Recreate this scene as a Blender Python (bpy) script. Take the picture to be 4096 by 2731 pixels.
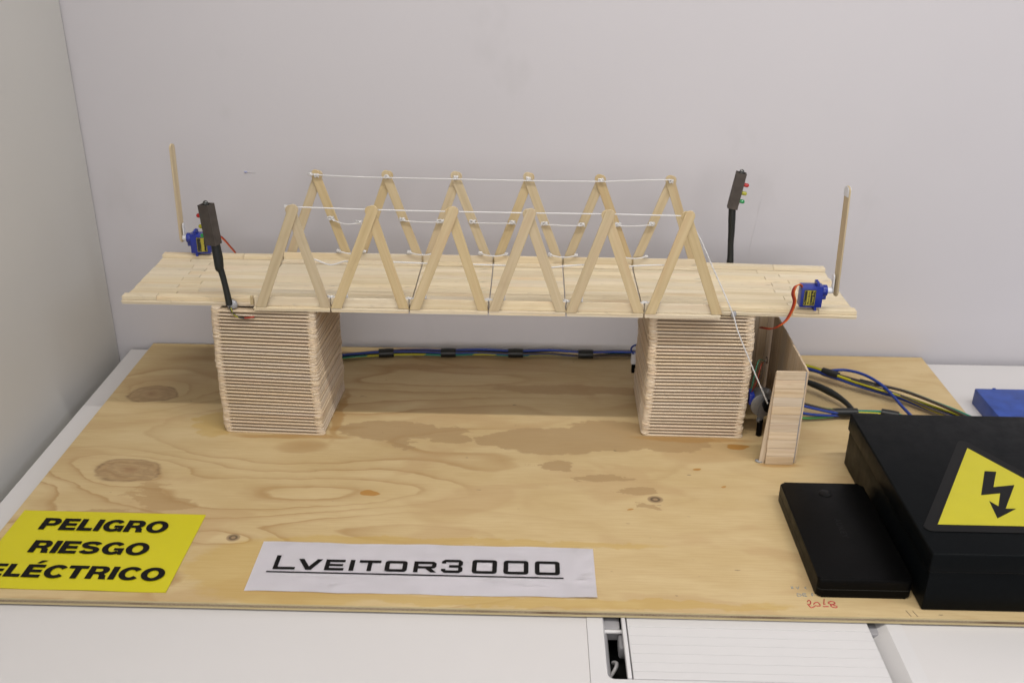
import bpy, bmesh, math, random
from mathutils import Matrix, Vector, noise as mnoise

random.seed(11)
scene = bpy.context.scene
for o in list(bpy.data.objects):
    bpy.data.objects.remove(o)
COL = scene.collection

# ------------------------------------------------------------------ camera
PITCH, ROLL, YAW = math.radians(24.83), math.radians(0.695), math.radians(0.874)
CAM_H = 0.56
cp, sp = math.cos(PITCH), math.sin(PITCH)
fw, up, rt = Vector((0, cp, -sp)), Vector((0, sp, cp)), Vector((1, 0, 0))
c_, s_ = math.cos(ROLL), math.sin(ROLL)
rt2, up2 = rt * c_ + up * s_, up * c_ - rt * s_
Rz = Matrix.Rotation(YAW, 3, 'Z')
rt2, up2, fw = Rz @ rt2, Rz @ up2, Rz @ fw
cam_d = bpy.data.cameras.new("camera")
cam_d.sensor_fit = 'HORIZONTAL'
cam_d.sensor_width = 36.0
cam_d.lens = 35.37
cam_d.clip_start = 0.02
cam_d.clip_end = 60
cam_d.dof.use_dof = True
cam_d.dof.focus_distance = 0.98
cam_d.dof.aperture_fstop = 8.5
cam = bpy.data.objects.new("camera", cam_d)
COL.objects.link(cam)
m = Matrix.Identity(4)
for i in range(3):
    m[i][0], m[i][1], m[i][2] = rt2[i], up2[i], -fw[i]
m.translation = (0, 0, CAM_H)
cam.matrix_world = m
scene.camera = cam

# ------------------------------------------------------------------ light
world = bpy.data.worlds.new("World")
scene.world = world
world.use_nodes = True
bg = world.node_tree.nodes["Background"]
bg.inputs[0].default_value = (0.97, 0.955, 1.0, 1)
bg.inputs[1].default_value = 0.055

def area(name, loc, target, sx, sy, power, col, spread=180):
    d = bpy.data.lights.new(name, 'AREA')
    d.shape = 'RECTANGLE'
    d.size, d.size_y = sx, sy
    d.energy = power
    d.color = col
    d.spread = math.radians(spread)
    o = bpy.data.objects.new(name, d)
    COL.objects.link(o)
    o.location = loc
    o.rotation_euler = (Vector(target) - Vector(loc)).to_track_quat('-Z', 'Y').to_euler()
    return o

# a long ceiling tube parallel to the table, above and a little in front of the bridge
tube_l = area("ceiling_tube_light", (0.35, 0.26, 1.98), (0.35, 0.62, 0.0), 2.6, 0.05, 25.0, (1.0, 0.965, 0.91))
tube_l.rotation_euler = (math.radians(9), 0, 0)
# the far window side of the hall, cool and soft
area("hall_window_light", (2.6, -0.6, 1.7), (0.6, 1.2, 0.4), 1.6, 1.4, 16.0, (0.78, 0.84, 1.0))
# two added fill lamps on the photographer's side, standing for no known source
area("overhead_fill", (-0.3, -0.9, 2.7), (0.0, 0.9, 0.2), 4.0, 1.4, 26.0, (1.0, 0.975, 0.96))  # broad fill from above, added for soft ambient light
area("front_fill", (-0.4, -3.2, 1.0), (0.0, 1.2, 0.2), 4.4, 1.5, 58.0, (1.0, 0.97, 0.96))  # low broad fill, added to brighten upright faces and the wall under the deck

scene.cycles.max_bounces = 7
scene.cycles.diffuse_bounces = 4
scene.cycles.glossy_bounces = 3
scene.cycles.transmission_bounces = 5
scene.cycles.caustics_refractive = False
scene.cycles.caustics_reflective = False
scene.view_settings.view_transform = 'Standard'
scene.view_settings.look = 'None'
scene.view_settings.exposure = 0.58
scene.view_settings.gamma = 1.0
scene.view_settings.use_curve_mapping = False

# ------------------------------------------------------------------ node helpers
def srgb(r, g, b):
    f = lambda v: (v / 255 / 12.92) if v / 255 <= 0.04045 else ((v / 255 + 0.055) / 1.055) ** 2.4
    return (f(r), f(g), f(b), 1)

ALBEDO = 0.74        # overall reflectance scale, balanced by the exposure

class NT:
    def __init__(s, name):
        s.mat = bpy.data.materials.new(name)
        s.mat.use_nodes = True
        s.nt = s.mat.node_tree
        s.n, s.l = s.nt.nodes, s.nt.links
        s.bsdf = s.n["Principled BSDF"]
    def new(s, t, **kw):
        nd = s.n.new(t)
        for k, v in kw.items():
            setattr(nd, k, v)
        return nd
    def put(s, sock, v):
        if isinstance(v, bpy.types.NodeSocket):
            s.l.new(v, sock)
        else:
            sock.default_value = v
    def math(s, op, a, b=0.0, c=0.0, clamp=False):
        nd = s.new("ShaderNodeMath", operation=op, use_clamp=clamp)
        s.put(nd.inputs[0], a); s.put(nd.inputs[1], b); s.put(nd.inputs[2], c)
        return nd.outputs[0]
    def vmath(s, op, a, b=(0, 0, 0)):
        nd = s.new("ShaderNodeVectorMath", operation=op)
        s.put(nd.inputs[0], a); s.put(nd.inputs[1], b)
        return nd.outputs[0]
    def coord(s, kind="Object"):
        return s.new("ShaderNodeTexCoord").outputs[kind]
    flat = False
    def noise(s, vec, scale=5.0, detail=4.0, rough=0.5, lac=2.0, dist=0.0):
        nd = s.new("ShaderNodeTexNoise")
        if s.flat:
            nd.noise_dimensions = '2D'
        s.put(nd.inputs["Vector"], vec)
        nd.inputs["Scale"].default_value = scale
        nd.inputs["Detail"].default_value = detail
        nd.inputs["Roughness"].default_value = rough
        nd.inputs["Lacunarity"].default_value = lac
        nd.inputs["Distortion"].default_value = dist
        return nd.outputs["Fac"], nd.outputs["Color"]
    def ramp(s, fac, stops, interp='LINEAR'):
        nd = s.new("ShaderNodeValToRGB")
        nd.color_ramp.interpolation = interp
        el = nd.color_ramp.elements
        while len(el) < len(stops):
            el.new(0.5)
        for e, (p, col) in zip(el, stops):
            e.position = p
            e.color = col if len(col) == 4 else (*col, 1)
        s.put(nd.inputs[0], fac)
        return nd.outputs[0]
    def mix(s, fac, a, b, blend='MIX'):
        nd = s.new("ShaderNodeMix", data_type='RGBA', blend_type=blend)
        s.put(nd.inputs[0], fac); s.put(nd.inputs[6], a); s.put(nd.inputs[7], b)
        return nd.outputs[2]
    def mapr(s, v, a, b, c, d, smooth=False):
        nd = s.new("ShaderNodeMapRange")
        nd.interpolation_type = 'SMOOTHSTEP' if smooth else 'LINEAR'
        for i, x in enumerate((v, a, b, c, d)):
            s.put(nd.inputs[i], x)
        return nd.outputs[0]
    def bump(s, h, strength=0.2, dist=0.001):
        nd = s.new("ShaderNodeBump")
        nd.inputs["Strength"].default_value = strength
        nd.inputs["Distance"].default_value = dist
        s.put(nd.inputs["Height"], h)
        s.l.new(nd.outputs[0], s.bsdf.inputs["Normal"])
    def base(s, col, rough=0.5, spec=0.5, metal=0.0):
        s.put(s.bsdf.inputs["Base Color"], s.mix(1.0, col, (ALBEDO, ALBEDO, ALBEDO, 1), 'MULTIPLY'))
        s.put(s.bsdf.inputs["Roughness"], rough)
        s.bsdf.inputs["Specular IOR Level"].default_value = spec
        s.bsdf.inputs["Metallic"].default_value = metal
        return s.mat

def simple(name, col, rough=0.5, spec=0.5, metal=0.0, var=0.06, scale=60, bump=0.0):
    t = NT(name)
    co = t.coord()
    f, _ = t.noise(co, scale, 3.0)
    k = t.mapr(f, 0.3, 0.7, 1 - var, 1 + var)
    c = t.mix(1.0, (*col[:3], 1), t.new("ShaderNodeCombineColor").outputs[0], 'MULTIPLY')
    cc = [n for n in t.n if n.type == 'COMBINE_COLOR'][0]
    for i in range(3):
        t.put(cc.inputs[i], k)
    t.base(c, rough, spec, metal)
    if bump:
        t.bump(f, bump, 0.0004)
    return t.mat

# ------------------------------------------------------------------ materials
def craft_wood(name, c_light, c_dark, c_warm, bright=1.0, spread=0.10):
    t = NT(name)
    oi = t.new("ShaderNodeObjectInfo")
    off = t.vmath('SCALE', t.vmath('ADD', (1.0, 1.7, 0.6), (0, 0, 0)))
    nd = off.node
    t.put(nd.inputs[3], t.math('MULTIPLY', oi.outputs["Random"], 37.0))
    co = t.vmath('ADD', t.coord(), off)
    st = t.vmath('MULTIPLY', co, (14, 330, 330))
    f1, _ = t.noise(st, 1.0, 4.0, 0.55)
    st2 = t.vmath('MULTIPLY', co, (9, 90, 90))
    f2, _ = t.noise(st2, 1.0, 3.0, 0.5, dist=0.6)
    f3, _ = t.noise(t.vmath('MULTIPLY', co, (30, 60, 60)), 1.0, 3.0)
    col = t.ramp(f1, [(0.30, c_dark), (0.62, c_light)])
    col = t.mix(t.mapr(f2, 0.52, 0.72, 0.0, 0.75), col, c_warm)
    col = t.mix(t.mapr(f3, 0.60, 0.78, 0.0, 0.35), col, (c_dark[0] * .8, c_dark[1] * .78, c_dark[2] * .75, 1))
    if name.startswith("deck"):
        gm, _ = t.noise(t.vmath('MULTIPLY', t.coord(), (45, 130, 1)), 1.0, 3.0, 0.5)
        gm2, _ = t.noise(co, 3.0, 1.0)
        col = t.mix(t.math('MULTIPLY', t.mapr(gm, 0.60, 0.75, 0.0, 0.55, True), t.mapr(gm2, 0.50, 0.62, 0.0, 1.0)), col, (0.34, 0.30, 0.24, 1))
    # piece to piece tone
    wn = t.new("ShaderNodeTexWhiteNoise", noise_dimensions='1D')
    t.put(wn.inputs["W"], t.math('MULTIPLY', oi.outputs["Random"], 91.0))
    tone = t.mapr(wn.outputs["Value"], 0, 1, (1 - spread) * bright, (1 + spread * .6) * bright)
    hs = t.new("ShaderNodeHueSaturation")
    t.put(hs.inputs["Saturation"], t.mapr(oi.outputs["Random"], 0, 1, 0.86, 1.10))
    t.put(hs.inputs["Value"], tone)
    t.put(hs.inputs["Color"], col)
    t.base(hs.outputs[0], 0.62, 0.3)
    t.bump(f1, 0.25, 0.0003)
    return t.mat

WOOD = craft_wood("craft_stick_wood", (0.635, 0.505, 0.305, 1), (0.55, 0.425, 0.24, 1), (0.57, 0.415, 0.24, 1))
WOOD_PIER = craft_wood("pier_stick_wood", (0.79, 0.645, 0.465, 1), (0.68, 0.53, 0.36, 1), (0.73, 0.55, 0.405, 1), 1.0, 0.05)
WOOD_DECK = craft_wood("deck_plank_wood", (0.80, 0.685, 0.485, 1), (0.715, 0.585, 0.39, 1), (0.74, 0.565, 0.375, 1))
WOOD_RAW = craft_wood("winch_slat_wood", (0.66, 0.525, 0.37, 1), (0.52, 0.39, 0.25, 1), (0.58, 0.42, 0.29, 1), 1.12, 0.10)

BX0, BX1, BY0, BY1 = -0.4872, 0.5124, 0.6743, 1.1841     # plywood board
BC = ((BX0 + BX1) / 2, (BY0 + BY1) / 2)

def plywood():
    t = NT("plywood_face")
    t.flat = True
    co = t.vmath('ADD', t.coord(), (BC[0], BC[1], 0))     # board coordinates in metres
    _, ncol = t.noise(t.vmath('MULTIPLY', co, (14, 34, 1)), 1.0, 3.0, 0.55)
    wob = t.vmath('MULTIPLY', t.vmath('SUBTRACT', ncol, (0.5, 0.5, 0.5)), (0.030, 0.012, 0))
    cw = t.vmath('ADD', co, wob)
    sep = t.new("ShaderNodeSeparateXYZ"); t.put(sep.inputs[0], cw)
    X, Y = sep.outputs[0], sep.outputs[1]
    sep0 = t.new("ShaderNodeSeparateXYZ"); t.put(sep0.inputs[0], co)
    X0, Y0 = sep0.outputs[0], sep0.outputs[1]
    def r2(x, y, a, b, XX=None, YY=None):
        XX = X if XX is None else XX
        YY = Y if YY is None else YY
        dx = t.math('MULTIPLY', t.math('SUBTRACT', XX, x), 1 / a)
        dy = t.math('MULTIPLY', t.math('SUBTRACT', YY, y), 1 / b)
        return t.math('ADD', t.math('MULTIPLY', dx, dx), t.math('MULTIPLY', dy, dy))
    def gauss(x, y, a, b):
        return t.math('EXPONENT', t.math('MULTIPLY', r2(x, y, a, b), -1.0))
    # growth ring height field: contour lines become the grain figure
    fl, _ = t.noise(t.vmath('MULTIPLY', cw, (2.1, 7.5, 1)), 1.0, 2.0, 0.45)
    F = t.math('ADD', t.math('MULTIPLY', fl, 5.2), t.math('MULTIPLY', Y, 4.2))
    for x, y, a, b, k in ((-.4422, 1.0438, .070, .042, 2.6), (-.4069, .8777, .085, .042, 3.0),
                          (-.235, .845, .15, .045, 2.8), (.1313, .8436, .05, .016, .8),
                          (-.2683, .766, .05, .014, .9), (-.06, 1.09, .16, .03, 1.6),
                          (.36, 1.08, .14, .03, 1.2), (.02, .70, .16, .02, .8)):
        F = t.math('ADD', F, t.math('MULTIPLY', gauss(x, y, a, b), k))
    ring = t.math('FRACT', t.math('MULTIPLY', F, 1.25))
    late = t.ramp(ring, [(0.0, (0, 0, 0)), (0.52, (0.05, 0.05, 0.05)), (0.80, (0.38, 0.38, 0.38)), (0.93, (1, 1, 1)), (0.965, (0.7, 0.7, 0.7)), (1.0, (0, 0, 0))])
    zone, _ = t.noise(t.vmath('MULTIPLY', co, (2.6, 4.5, 1)), 1.0, 2.0)
    zone = t.mapr(zone, 0.36, 0.62, 0.35, 1.0, True)
    leftness = t.mapr(X0, -0.12, 0.10, 1.0, 0.28, True)
    late = t.math('MULTIPLY', t.math('MULTIPLY', late, zone), leftness)
    fib, _ = t.noise(t.vmath('MULTIPLY', co, (26, 620, 1)), 1.0, 4.0, 0.6)
    blotch, _ = t.noise(t.vmath('MULTIPLY', co, (9, 26, 1)), 1.0, 4.0, 0.55)
    col = t.mix(t.mapr(blotch, 0.32, 0.70, 0, 1), (0.605, 0.445, 0.220, 1), (0.675, 0.515, 0.278, 1))
    col = t.mix(t.math('MULTIPLY', late, 0.84), col, (0.430, 0.262, 0.105, 1))
    col = t.mix(t.mapr(fib, 0.42, 0.75, 0.0, 0.22), col, (0.43, 0.28, 0.12, 1))
    # soft pinkish brown patches of sapwood, right part
    pt, _ = t.noise(t.vmath('MULTIPLY', co, (7, 17, 1)), 1.0, 3.0, 0.5, dist=0.4)
    col = t.mix(t.mapr(pt, 0.53, 0.63, 0.0, 0.45, True), col, (0.52, 0.345, 0.165, 1))
    # glue / water stains, hard edged
    _, n2 = t.noise(t.vmath('MULTIPLY', co, (26, 60, 1)), 1.0, 5.0, 0.62)
    cs = t.vmath('ADD', co, t.vmath('MULTIPLY', t.vmath('SUBTRACT', n2, (0.5, 0.5, 0.5)), (0.075, 0.020, 0)))
    seps = t.new("ShaderNodeSeparateXYZ"); t.put(seps.inputs[0], cs)
    SX, SY = seps.outputs[0], seps.outputs[1]
    def union(items, XX, YY, soft):
        out = None
        for x, y, a, b in items:
            v = t.mapr(r2(x, y, a, b, XX, YY), 1.0 - soft, 1.0 + soft, 1.0, 0.0, True)
            out = v if out is None else t.math('MAXIMUM', out, v)
        return out
    stain = union([(-.150, .970, .055, .021), (-.085, .962, .028, .018), (-.02, .951, .040, .013), (.03, .953, .075, .028),
                   (.10, .968, .055, .032), (-.130, .940, .016, .012), (.165, .955, .045, .020),
                   (.0335, .9014, .022, .010), (.082, .880, .026, .007), (.112, .856, .020, .008), (.120, .8325, .008, .007)],
                  SX, SY, 0.10)
    col = t.mix(t.math('MULTIPLY', stain, t.mapr(fib, 0.3, 0.7, 0.88, 0.62)), col, (0.415, 0.275, 0.130, 1))
    brown = union([(-.372, .838, .014, .018), (-.352, .818, .026, .013), (-.395, .800, .05, .006), (.06, 1.075, .10, .012), (-.12, 1.13, .07, .006)], SX, SY, 0.30)
    col = t.mix(t.math('MULTIPLY', brown, 0.55), col, (0.40, 0.245, 0.10, 1))
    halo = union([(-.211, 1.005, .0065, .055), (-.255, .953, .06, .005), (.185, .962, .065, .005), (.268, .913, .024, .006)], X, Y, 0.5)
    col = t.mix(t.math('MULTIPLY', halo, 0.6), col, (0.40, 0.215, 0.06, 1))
    # wash of golden varnish behind and below the paper label
    gold = union([(-.06, .7655, .19, .0065), (.02, .684, .21, .007), (-.20, .72, .10, .05), (-.345, .975, .022, .030)], SX, SY, 0.2)
    col = t.mix(t.math('MULTIPLY', gold, 0.45), col, (0.545, 0.355, 0.07, 1))
    # resin spots
    res = union([(-.1521, .845, .0085, .0046), (.2301, .9478, .0105, .0058), (.1, .827, .003, .0015), (.185, .9, .004, .0018), (.2, .87, .003, .002)], X, Y, 0.15)
    col = t.mix(t.math('MULTIPLY', res, 0.9), col, (0.46, 0.225, 0.045, 1))
    # knots
    for x, y, a, b in ((-.4422, 1.0438, .031, .021), (-.4069, .8777, .036, .021)):
        rr = t.math('SQRT', r2(x, y, a, b))
        inside = t.mapr(rr, 0.92, 1.06, 1.0, 0.0, True)
        kn, _ = t.noise(t.vmath('MULTIPLY', cw, (70, 210, 1)), 1.0, 4.0, 0.6)
        rg = t.math('SINE', t.math('ADD', t.math('MULTIPLY', rr, 9.0), t.math('MULTIPLY', kn, 11.0)))
        kc = t.mix(t.mapr(rg, -1, 1, 0, 1), (0.295, 0.180, 0.088, 1), (0.42, 0.275, 0.135, 1))
        kc = t.mix(t.mapr(rr, 0.0, 0.45, 0.75, 0.0, True), kc, (0.22, 0.085, 0.035, 1))
        kc = t.mix(t.math('MULTIPLY', t.mapr(rr, 0.80, 0.95, 0.0, 1.0, True), t.mapr(kn, 0.40, 0.58, 0.15, 1.0)), kc, (0.150, 0.075, 0.036, 1))
        col = t.mix(t.math('MULTIPLY', inside, t.mapr(fib, 0.3, 0.7, 0.82, 0.55)), col, kc)
    for x, y, r, kx in ((.1313, .8436, .0062, 1.25), (-.2683, .766, .0058, 1.1)):
        rr = t.math('SQRT', r2(x, y, r * kx, r, X0, Y0))
        inside = t.mapr(rr, 0.85, 1.1, 1.0, 0.0, True)
        kc = t.mix(t.mapr(t.math('SINE', t.math('MULTIPLY', rr, 9.5)), -1, 1, 0, 1), (0.08, 0.05, 0.03, 1), (0.36, 0.24, 0.13, 1))
        col = t.mix(t.math('MULTIPLY', inside, 0.9), col, kc)
    # a few pencil specks
    sp_, _ = t.noise(t.vmath('MULTIPLY', co, (55, 160, 1)), 1.0, 2.0)
    col = t.mix(t.mapr(sp_, 0.80, 0.83, 0, 0.6), col, (0.12, 0.09, 0.06, 1))
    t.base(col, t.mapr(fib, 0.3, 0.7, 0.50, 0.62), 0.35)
    t.bump(fib, 0.12, 0.0004)
    return t.mat
PLY = plywood()

def ply_edge(name, ca, cb, sx, dirt=None):
    t = NT(name)
    co = t.coord()
    f, _ = t.noise(t.vmath('MULTIPLY', co, (sx, 20, 900)), 1.0, 4.0, 0.6)
    g, _ = t.noise(t.vmath('MULTIPLY', co, (7, 2, 2)), 1.0, 3.0, 0.6)
    col = t.mix(t.mapr(f, 0.3, 0.7, 0, 1), ca, cb)
    if dirt:
        col = t.mix(t.mapr(g, 0.55, 0.68, 0, 0.8), col, dirt)
    t.base(col, 0.8, 0.2)
    t.bump(f, 0.5, 0.0006)
    return t.mat
PLY_LIGHT = ply_edge("veneer_edge", (0.50, 0.40, 0.215, 1), (0.60, 0.50, 0.30, 1), 30)
PLY_CORE = ply_edge("core_end_grain", (0.28, 0.215, 0.140, 1), (0.47, 0.385, 0.265, 1), 520, (0.145, 0.075, 0.042, 1))

def painted(name, col, var, scale, rough, bump=0.08, smudge=None):
    t = NT(name)
    co = t.coord()
    f, _ = t.noise(co, scale, 4.0, 0.55)
    g, _ = t.noise(co, 900.0, 2.0)
    c = t.mix(t.mapr(f, 0.3, 0.7, 0, 1), tuple(x * (1 - var) for x in col[:3]) + (1,), (*col[:3], 1))
    if smudge:
        s2, _ = t.noise(t.vmath('MULTIPLY', co, (1, 1, 0.6)), smudge[0], 4.0, 0.62)
        c = t.mix(t.mapr(s2, 0.60, 0.76, 0, smudge[1]), c, (0.30, 0.28, 0.26, 1))
    t.base(c, rough, 0.4)
    t.bump(g, bump, 0.0003)
    return t.mat
WALL = painted("wall_paint", (0.625, 0.598, 0.615), 0.035, 3.0, 0.7, 0.16, (9.0, 0.14))
PANEL = painted("panel_laminate", (0.71, 0.69, 0.645), 0.03, 4.0, 0.55, 0.04, (6.0, 0.10))
TABLE = painted("table_laminate", (0.715, 0.688, 0.675), 0.02, 8.0, 0.42, 0.05)
PLASTIC_W = painted("white_plastic", (0.72, 0.70, 0.695), 0.015, 20.0, 0.36, 0.03)
GREY_P = simple("grey_plastic", (0.34, 0.33, 0.34), 0.45)
CAVITY = simple("cavity_black", (0.012, 0.013, 0.010), 0.8)
YELLOW = simple("sign_yellow", (0.66, 0.585, 0.008), 0.42, 0.45, 0, 0.025, 14)
INK = simple("sign_black_ink", (0.008, 0.007, 0.007), 0.6, 0.12)
PAPER = simple("paper", (0.98, 0.945, 0.985), 0.75, 0.2, 0, 0.02, 30)
BLACK_P = simple("black_plastic", (0.0022, 0.0022, 0.0022), 0.36, 0.07, 0, 0.12, 220, 0.05)
def dusty(m_, lo, hi, scale):
    nt = m_.node_tree
    b = nt.nodes["Principled BSDF"]
    tc = nt.nodes.new("ShaderNodeTexCoord"); nz = nt.nodes.new("ShaderNodeTexNoise"); mr = nt.nodes.new("ShaderNodeMapRange")
    nz.inputs["Scale"].default_value = scale; nz.inputs["Detail"].default_value = 6; nz.inputs["Roughness"].default_value = .65
    mr.inputs[1].default_value = .35; mr.inputs[2].default_value = .7; mr.inputs[3].default_value = lo; mr.inputs[4].default_value = hi
    nt.links.new(tc.outputs["Object"], nz.inputs["Vector"]); nt.links.new(nz.outputs["Fac"], mr.inputs[0]); nt.links.new(mr.outputs[0], b.inputs["Roughness"])
BLACK_BOX = simple("black_box_paint", (0.0026, 0.0036, 0.0043), 0.42, 0.065, 0, 0.15, 300, 0.06)
dusty(BLACK_P, .30, .42, 60); dusty(BLACK_BOX, .34, .46, 60)
BLACK_GL = simple("black_sticker", (0.004, 0.004, 0.004), 0.35, 0.13)
STICKER_Y = simple("sticker_yellow", (0.56, 0.50, 0.010), 0.40, 0.45, 0, 0.03, 40)
SERVO_BLUE = simple("servo_blue_plastic", (0.014, 0.030, 0.27), 0.30, 0.5, 0, 0.08, 200)
SERVO_BLUE.node_tree.nodes["Principled BSDF"].inputs["Subsurface Weight"].default_value = 0.0
BLUE_PAINT = simple("blue_paint", (0.030, 0.075, 0.34), 0.45, 0.4, 0, 0.22, 60, 0.1)
LABEL_K = simple("servo_label_black", (0.014, 0.014, 0.012), 0.4)
LABEL_Y = simple("servo_label_gold", (0.42, 0.36, 0.04), 0.4)
HORN = simple("horn_white_plastic", (0.72, 0.72, 0.74), 0.35)
GLUE = simple("hot_glue", (0.62, 0.62, 0.64), 0.25, 0.5)
GLUE.node_tree.nodes["Principled BSDF"].inputs["Transmission Weight"].default_value = 0.45
SHRINK = simple("black_heatshrink", (0.010, 0.012, 0.011), 0.5, 0.4, 0, 0.1, 200, 0.2)
HOUSING = simple("dark_brown_card", (0.075, 0.062, 0.053), 0.72, 0.25, 0, 0.18, 120, 0.2)
TAPE = simple("black_tape", (0.010, 0.011, 0.010), 0.42, 0.4, 0, 0.15, 150, 0.15)
METAL = simple("motor_steel", (0.26, 0.26, 0.265), 0.42, 0.5, 0.75, 0.08, 90)
CORD = None
def cord_mat():
    t = NT("white_cord")
    co = t.coord()
    w = t.new("ShaderNodeTexWave", wave_type='BANDS', bands_direction='DIAGONAL')
    t.put(w.inputs["Vector"], co)
    w.inputs["Scale"].default_value = 260
    c = t.mix(w.outputs["Fac"], (0.66, 0.64, 0.62, 1), (0.86, 0.85, 0.84, 1))
    t.base(c, 0.8, 0.2)
    t.bump(w.outputs["Fac"], 0.5, 0.0003)
    return t.mat
CORD = cord_mat()
def wire(name, c, r=0.4):
    return simple("wire_" + name, c, r, 0.4, 0, 0.05, 100)
W_BLUE = wire("blue", (0.012, 0.042, 0.27)); W_YEL = wire("yellow", (0.50, 0.46, 0.02)); W_GRN = wire("green", (0.02, 0.22, 0.14))
W_BRN = wire("brown", (0.055, 0.038, 0.028)); W_BLK = wire("black", (0.010, 0.011, 0.010)); W_RED = wire("red", (0.38, 0.03, 0.015))
W_ORG = wire("orange", (0.62, 0.13, 0.010)); W_DRED = wire("dark_red", (0.26, 0.025, 0.012)); W_LGRN = wire("light_green", (0.10, 0.36, 0.10))
def led(name, c, trans=0.55):
    m_ = simple("led_" + name, c, 0.12, 0.5, 0, 0.03, 100)
    m_.node_tree.nodes["Principled BSDF"].inputs["Transmission Weight"].default_value = trans
    return m_
LED_R = led("red", (0.62, 0.012, 0.010), .35); LED_Y = led("yellow", (0.60, 0.58, 0.03), .4); LED_G = led("green", (0.03, 0.42, 0.12), .4)
LED_K = led("smoke", (0.10, 0.10, 0.09), .5)
RED_INK = simple("red_marker", (0.50, 0.02, 0.035), 0.6)
BLUE_INK = simple("faded_blue_ink", (0.24, 0.30, 0.33), 0.7, 0.3, 0, 0.25, 300)
PENCIL = simple("pencil", (0.585, 0.56, 0.57), 0.8)
PENCIL_W = simple("pencil_dark", (0.15, 0.11, 0.08), 0.8)
BLUE_CHALK = simple("blue_smear", (0.36, 0.39, 0.60), 0.8)

# ------------------------------------------------------------------ geometry helpers
WM = {}     # world matrices by object name

def link(name, mesh, parent=None, M=None):
    o = bpy.data.objects.new(name, mesh)
    COL.objects.link(o)
    M = M if M is not None else Matrix.Identity(4)
    if parent is not None:
        o.parent = parent
        o.matrix_basis = WM[parent.name].inverted() @ M
    else:
        o.matrix_basis = M
    WM[o.name] = M.copy()
    return o

def thing(name, loc, label, cat, group=None, rz=0.0):
    M = Matrix.Translation(loc) @ Matrix.Rotation(rz, 4, 'Z')
    o = link(name, None, None, M)
    o.empty_display_size = 0.01
    tag(o, label, cat, group)
    return o

def tag(o, label=None, cat=None, group=None, kind=None):
    if label: o["label"] = label
    if cat: o["category"] = cat
    if group: o["group"] = group
    if kind: o["kind"] = kind
    return o

def finish(bm, mat, smooth=None):
    bmesh.ops.recalc_face_normals(bm, faces=bm.faces[:])
    me = bpy.data.meshes.new("mesh")
    bm.to_mesh(me)
    bm.free()
    me.materials.append(mat)
    if smooth is not None:
        for p in me.polygons:
            p.use_smooth = True
        me.set_sharp_from_angle(angle=math.radians(smooth))
    return me

def T(x, y, z):
    return Matrix.Translation((x, y, z))

def box_bm(bm, x0, x1, y0, y1, z0, z1, bevel=0.0, seg=2):
    vs = [bm.verts.new((x, y, z)) for x in (x0, x1) for y in (y0, y1) for z in (z0, z1)]
    fs = [(0, 1, 3, 2), (4, 6, 7, 5), (0, 4, 5, 1), (2, 3, 7, 6), (0, 2, 6, 4), (1, 5, 7, 3)]
    faces = [bm.faces.new([vs[i] for i in f]) for f in fs]
    if bevel > 0:
        es = list({e for f in faces for e in f.edges})
        bmesh.ops.bevel(bm, geom=es, offset=bevel, segments=seg, affect='EDGES', profile=0.5)

def box(name, x0, x1, y0, y1, z0, z1, mat, parent=None, bevel=0.0, seg=2, loc=None):
    """box given in world coordinates, origin at its centre"""
    cx, cy, cz = (x0 + x1) / 2, (y0 + y1) / 2, (z0 + z1) / 2
    bm = bmesh.new()
    box_bm(bm, x0 - cx, x1 - cx, y0 - cy, y1 - cy, z0 - cz, z1 - cz, bevel, seg)
    me = finish(bm, mat, 40 if bevel > 0 and seg > 1 else None)
    return link(name, me, parent, T(cx, cy, cz))

def prism_bm(bm, outline, z0, z1, bevel=0.0, seg=1):
    n = len(outline)
    lo = [bm.verts.new((x, y, z0)) for x, y in outline]
    hi = [bm.verts.new((x, y, z1)) for x, y in outline]
    bm.faces.new(lo[::-1])
    top = bm.faces.new(hi)
    for i in range(n):
        bm.faces.new((lo[i], lo[(i + 1) % n], hi[(i + 1) % n], hi[i]))
    if bevel > 0:
        bm.edges.ensure_lookup_table()
        es = [e for e in bm.edges if abs(e.verts[0].co.z - e.verts[1].co.z) < 1e-9]
        bmesh.ops.bevel(bm, geom=es, offset=bevel, segments=seg, affect='EDGES', profile=0.5)

def stick_outline(L, W, n=6, r0=True, r1=True):
    h, r = L / 2, W / 2
    pts = []
    if r1:
        for i in range(n + 1):
            a = -math.pi / 2 + math.pi * i / n
            pts.append((h - r + r * math.cos(a), r * math.sin(a)))
    else:
        pts += [(h, -r), (h, r)]
    if r0:
        for i in range(n + 1):
            a = math.pi / 2 + math.pi * i / n
            pts.append((-h + r + r * math.cos(a), r * math.sin(a)))
    else:
        pts += [(-h, r), (-h, -r)]
    return pts

_mc = {}
def stick_mesh(L, W, Th, mat, r0=True, r1=True, bev=0.0003, seg=1, ang=32):
    key = (round(L, 5), round(W, 5), round(Th, 5), mat.name, r0, r1)
    if key not in _mc:
        bm = bmesh.new()
        prism_bm(bm, stick_outline(L, W, 6, r0, r1), -Th / 2, Th / 2, bev, seg)
        _mc[key] = finish(bm, mat, ang)
    return _mc[key]

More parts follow.
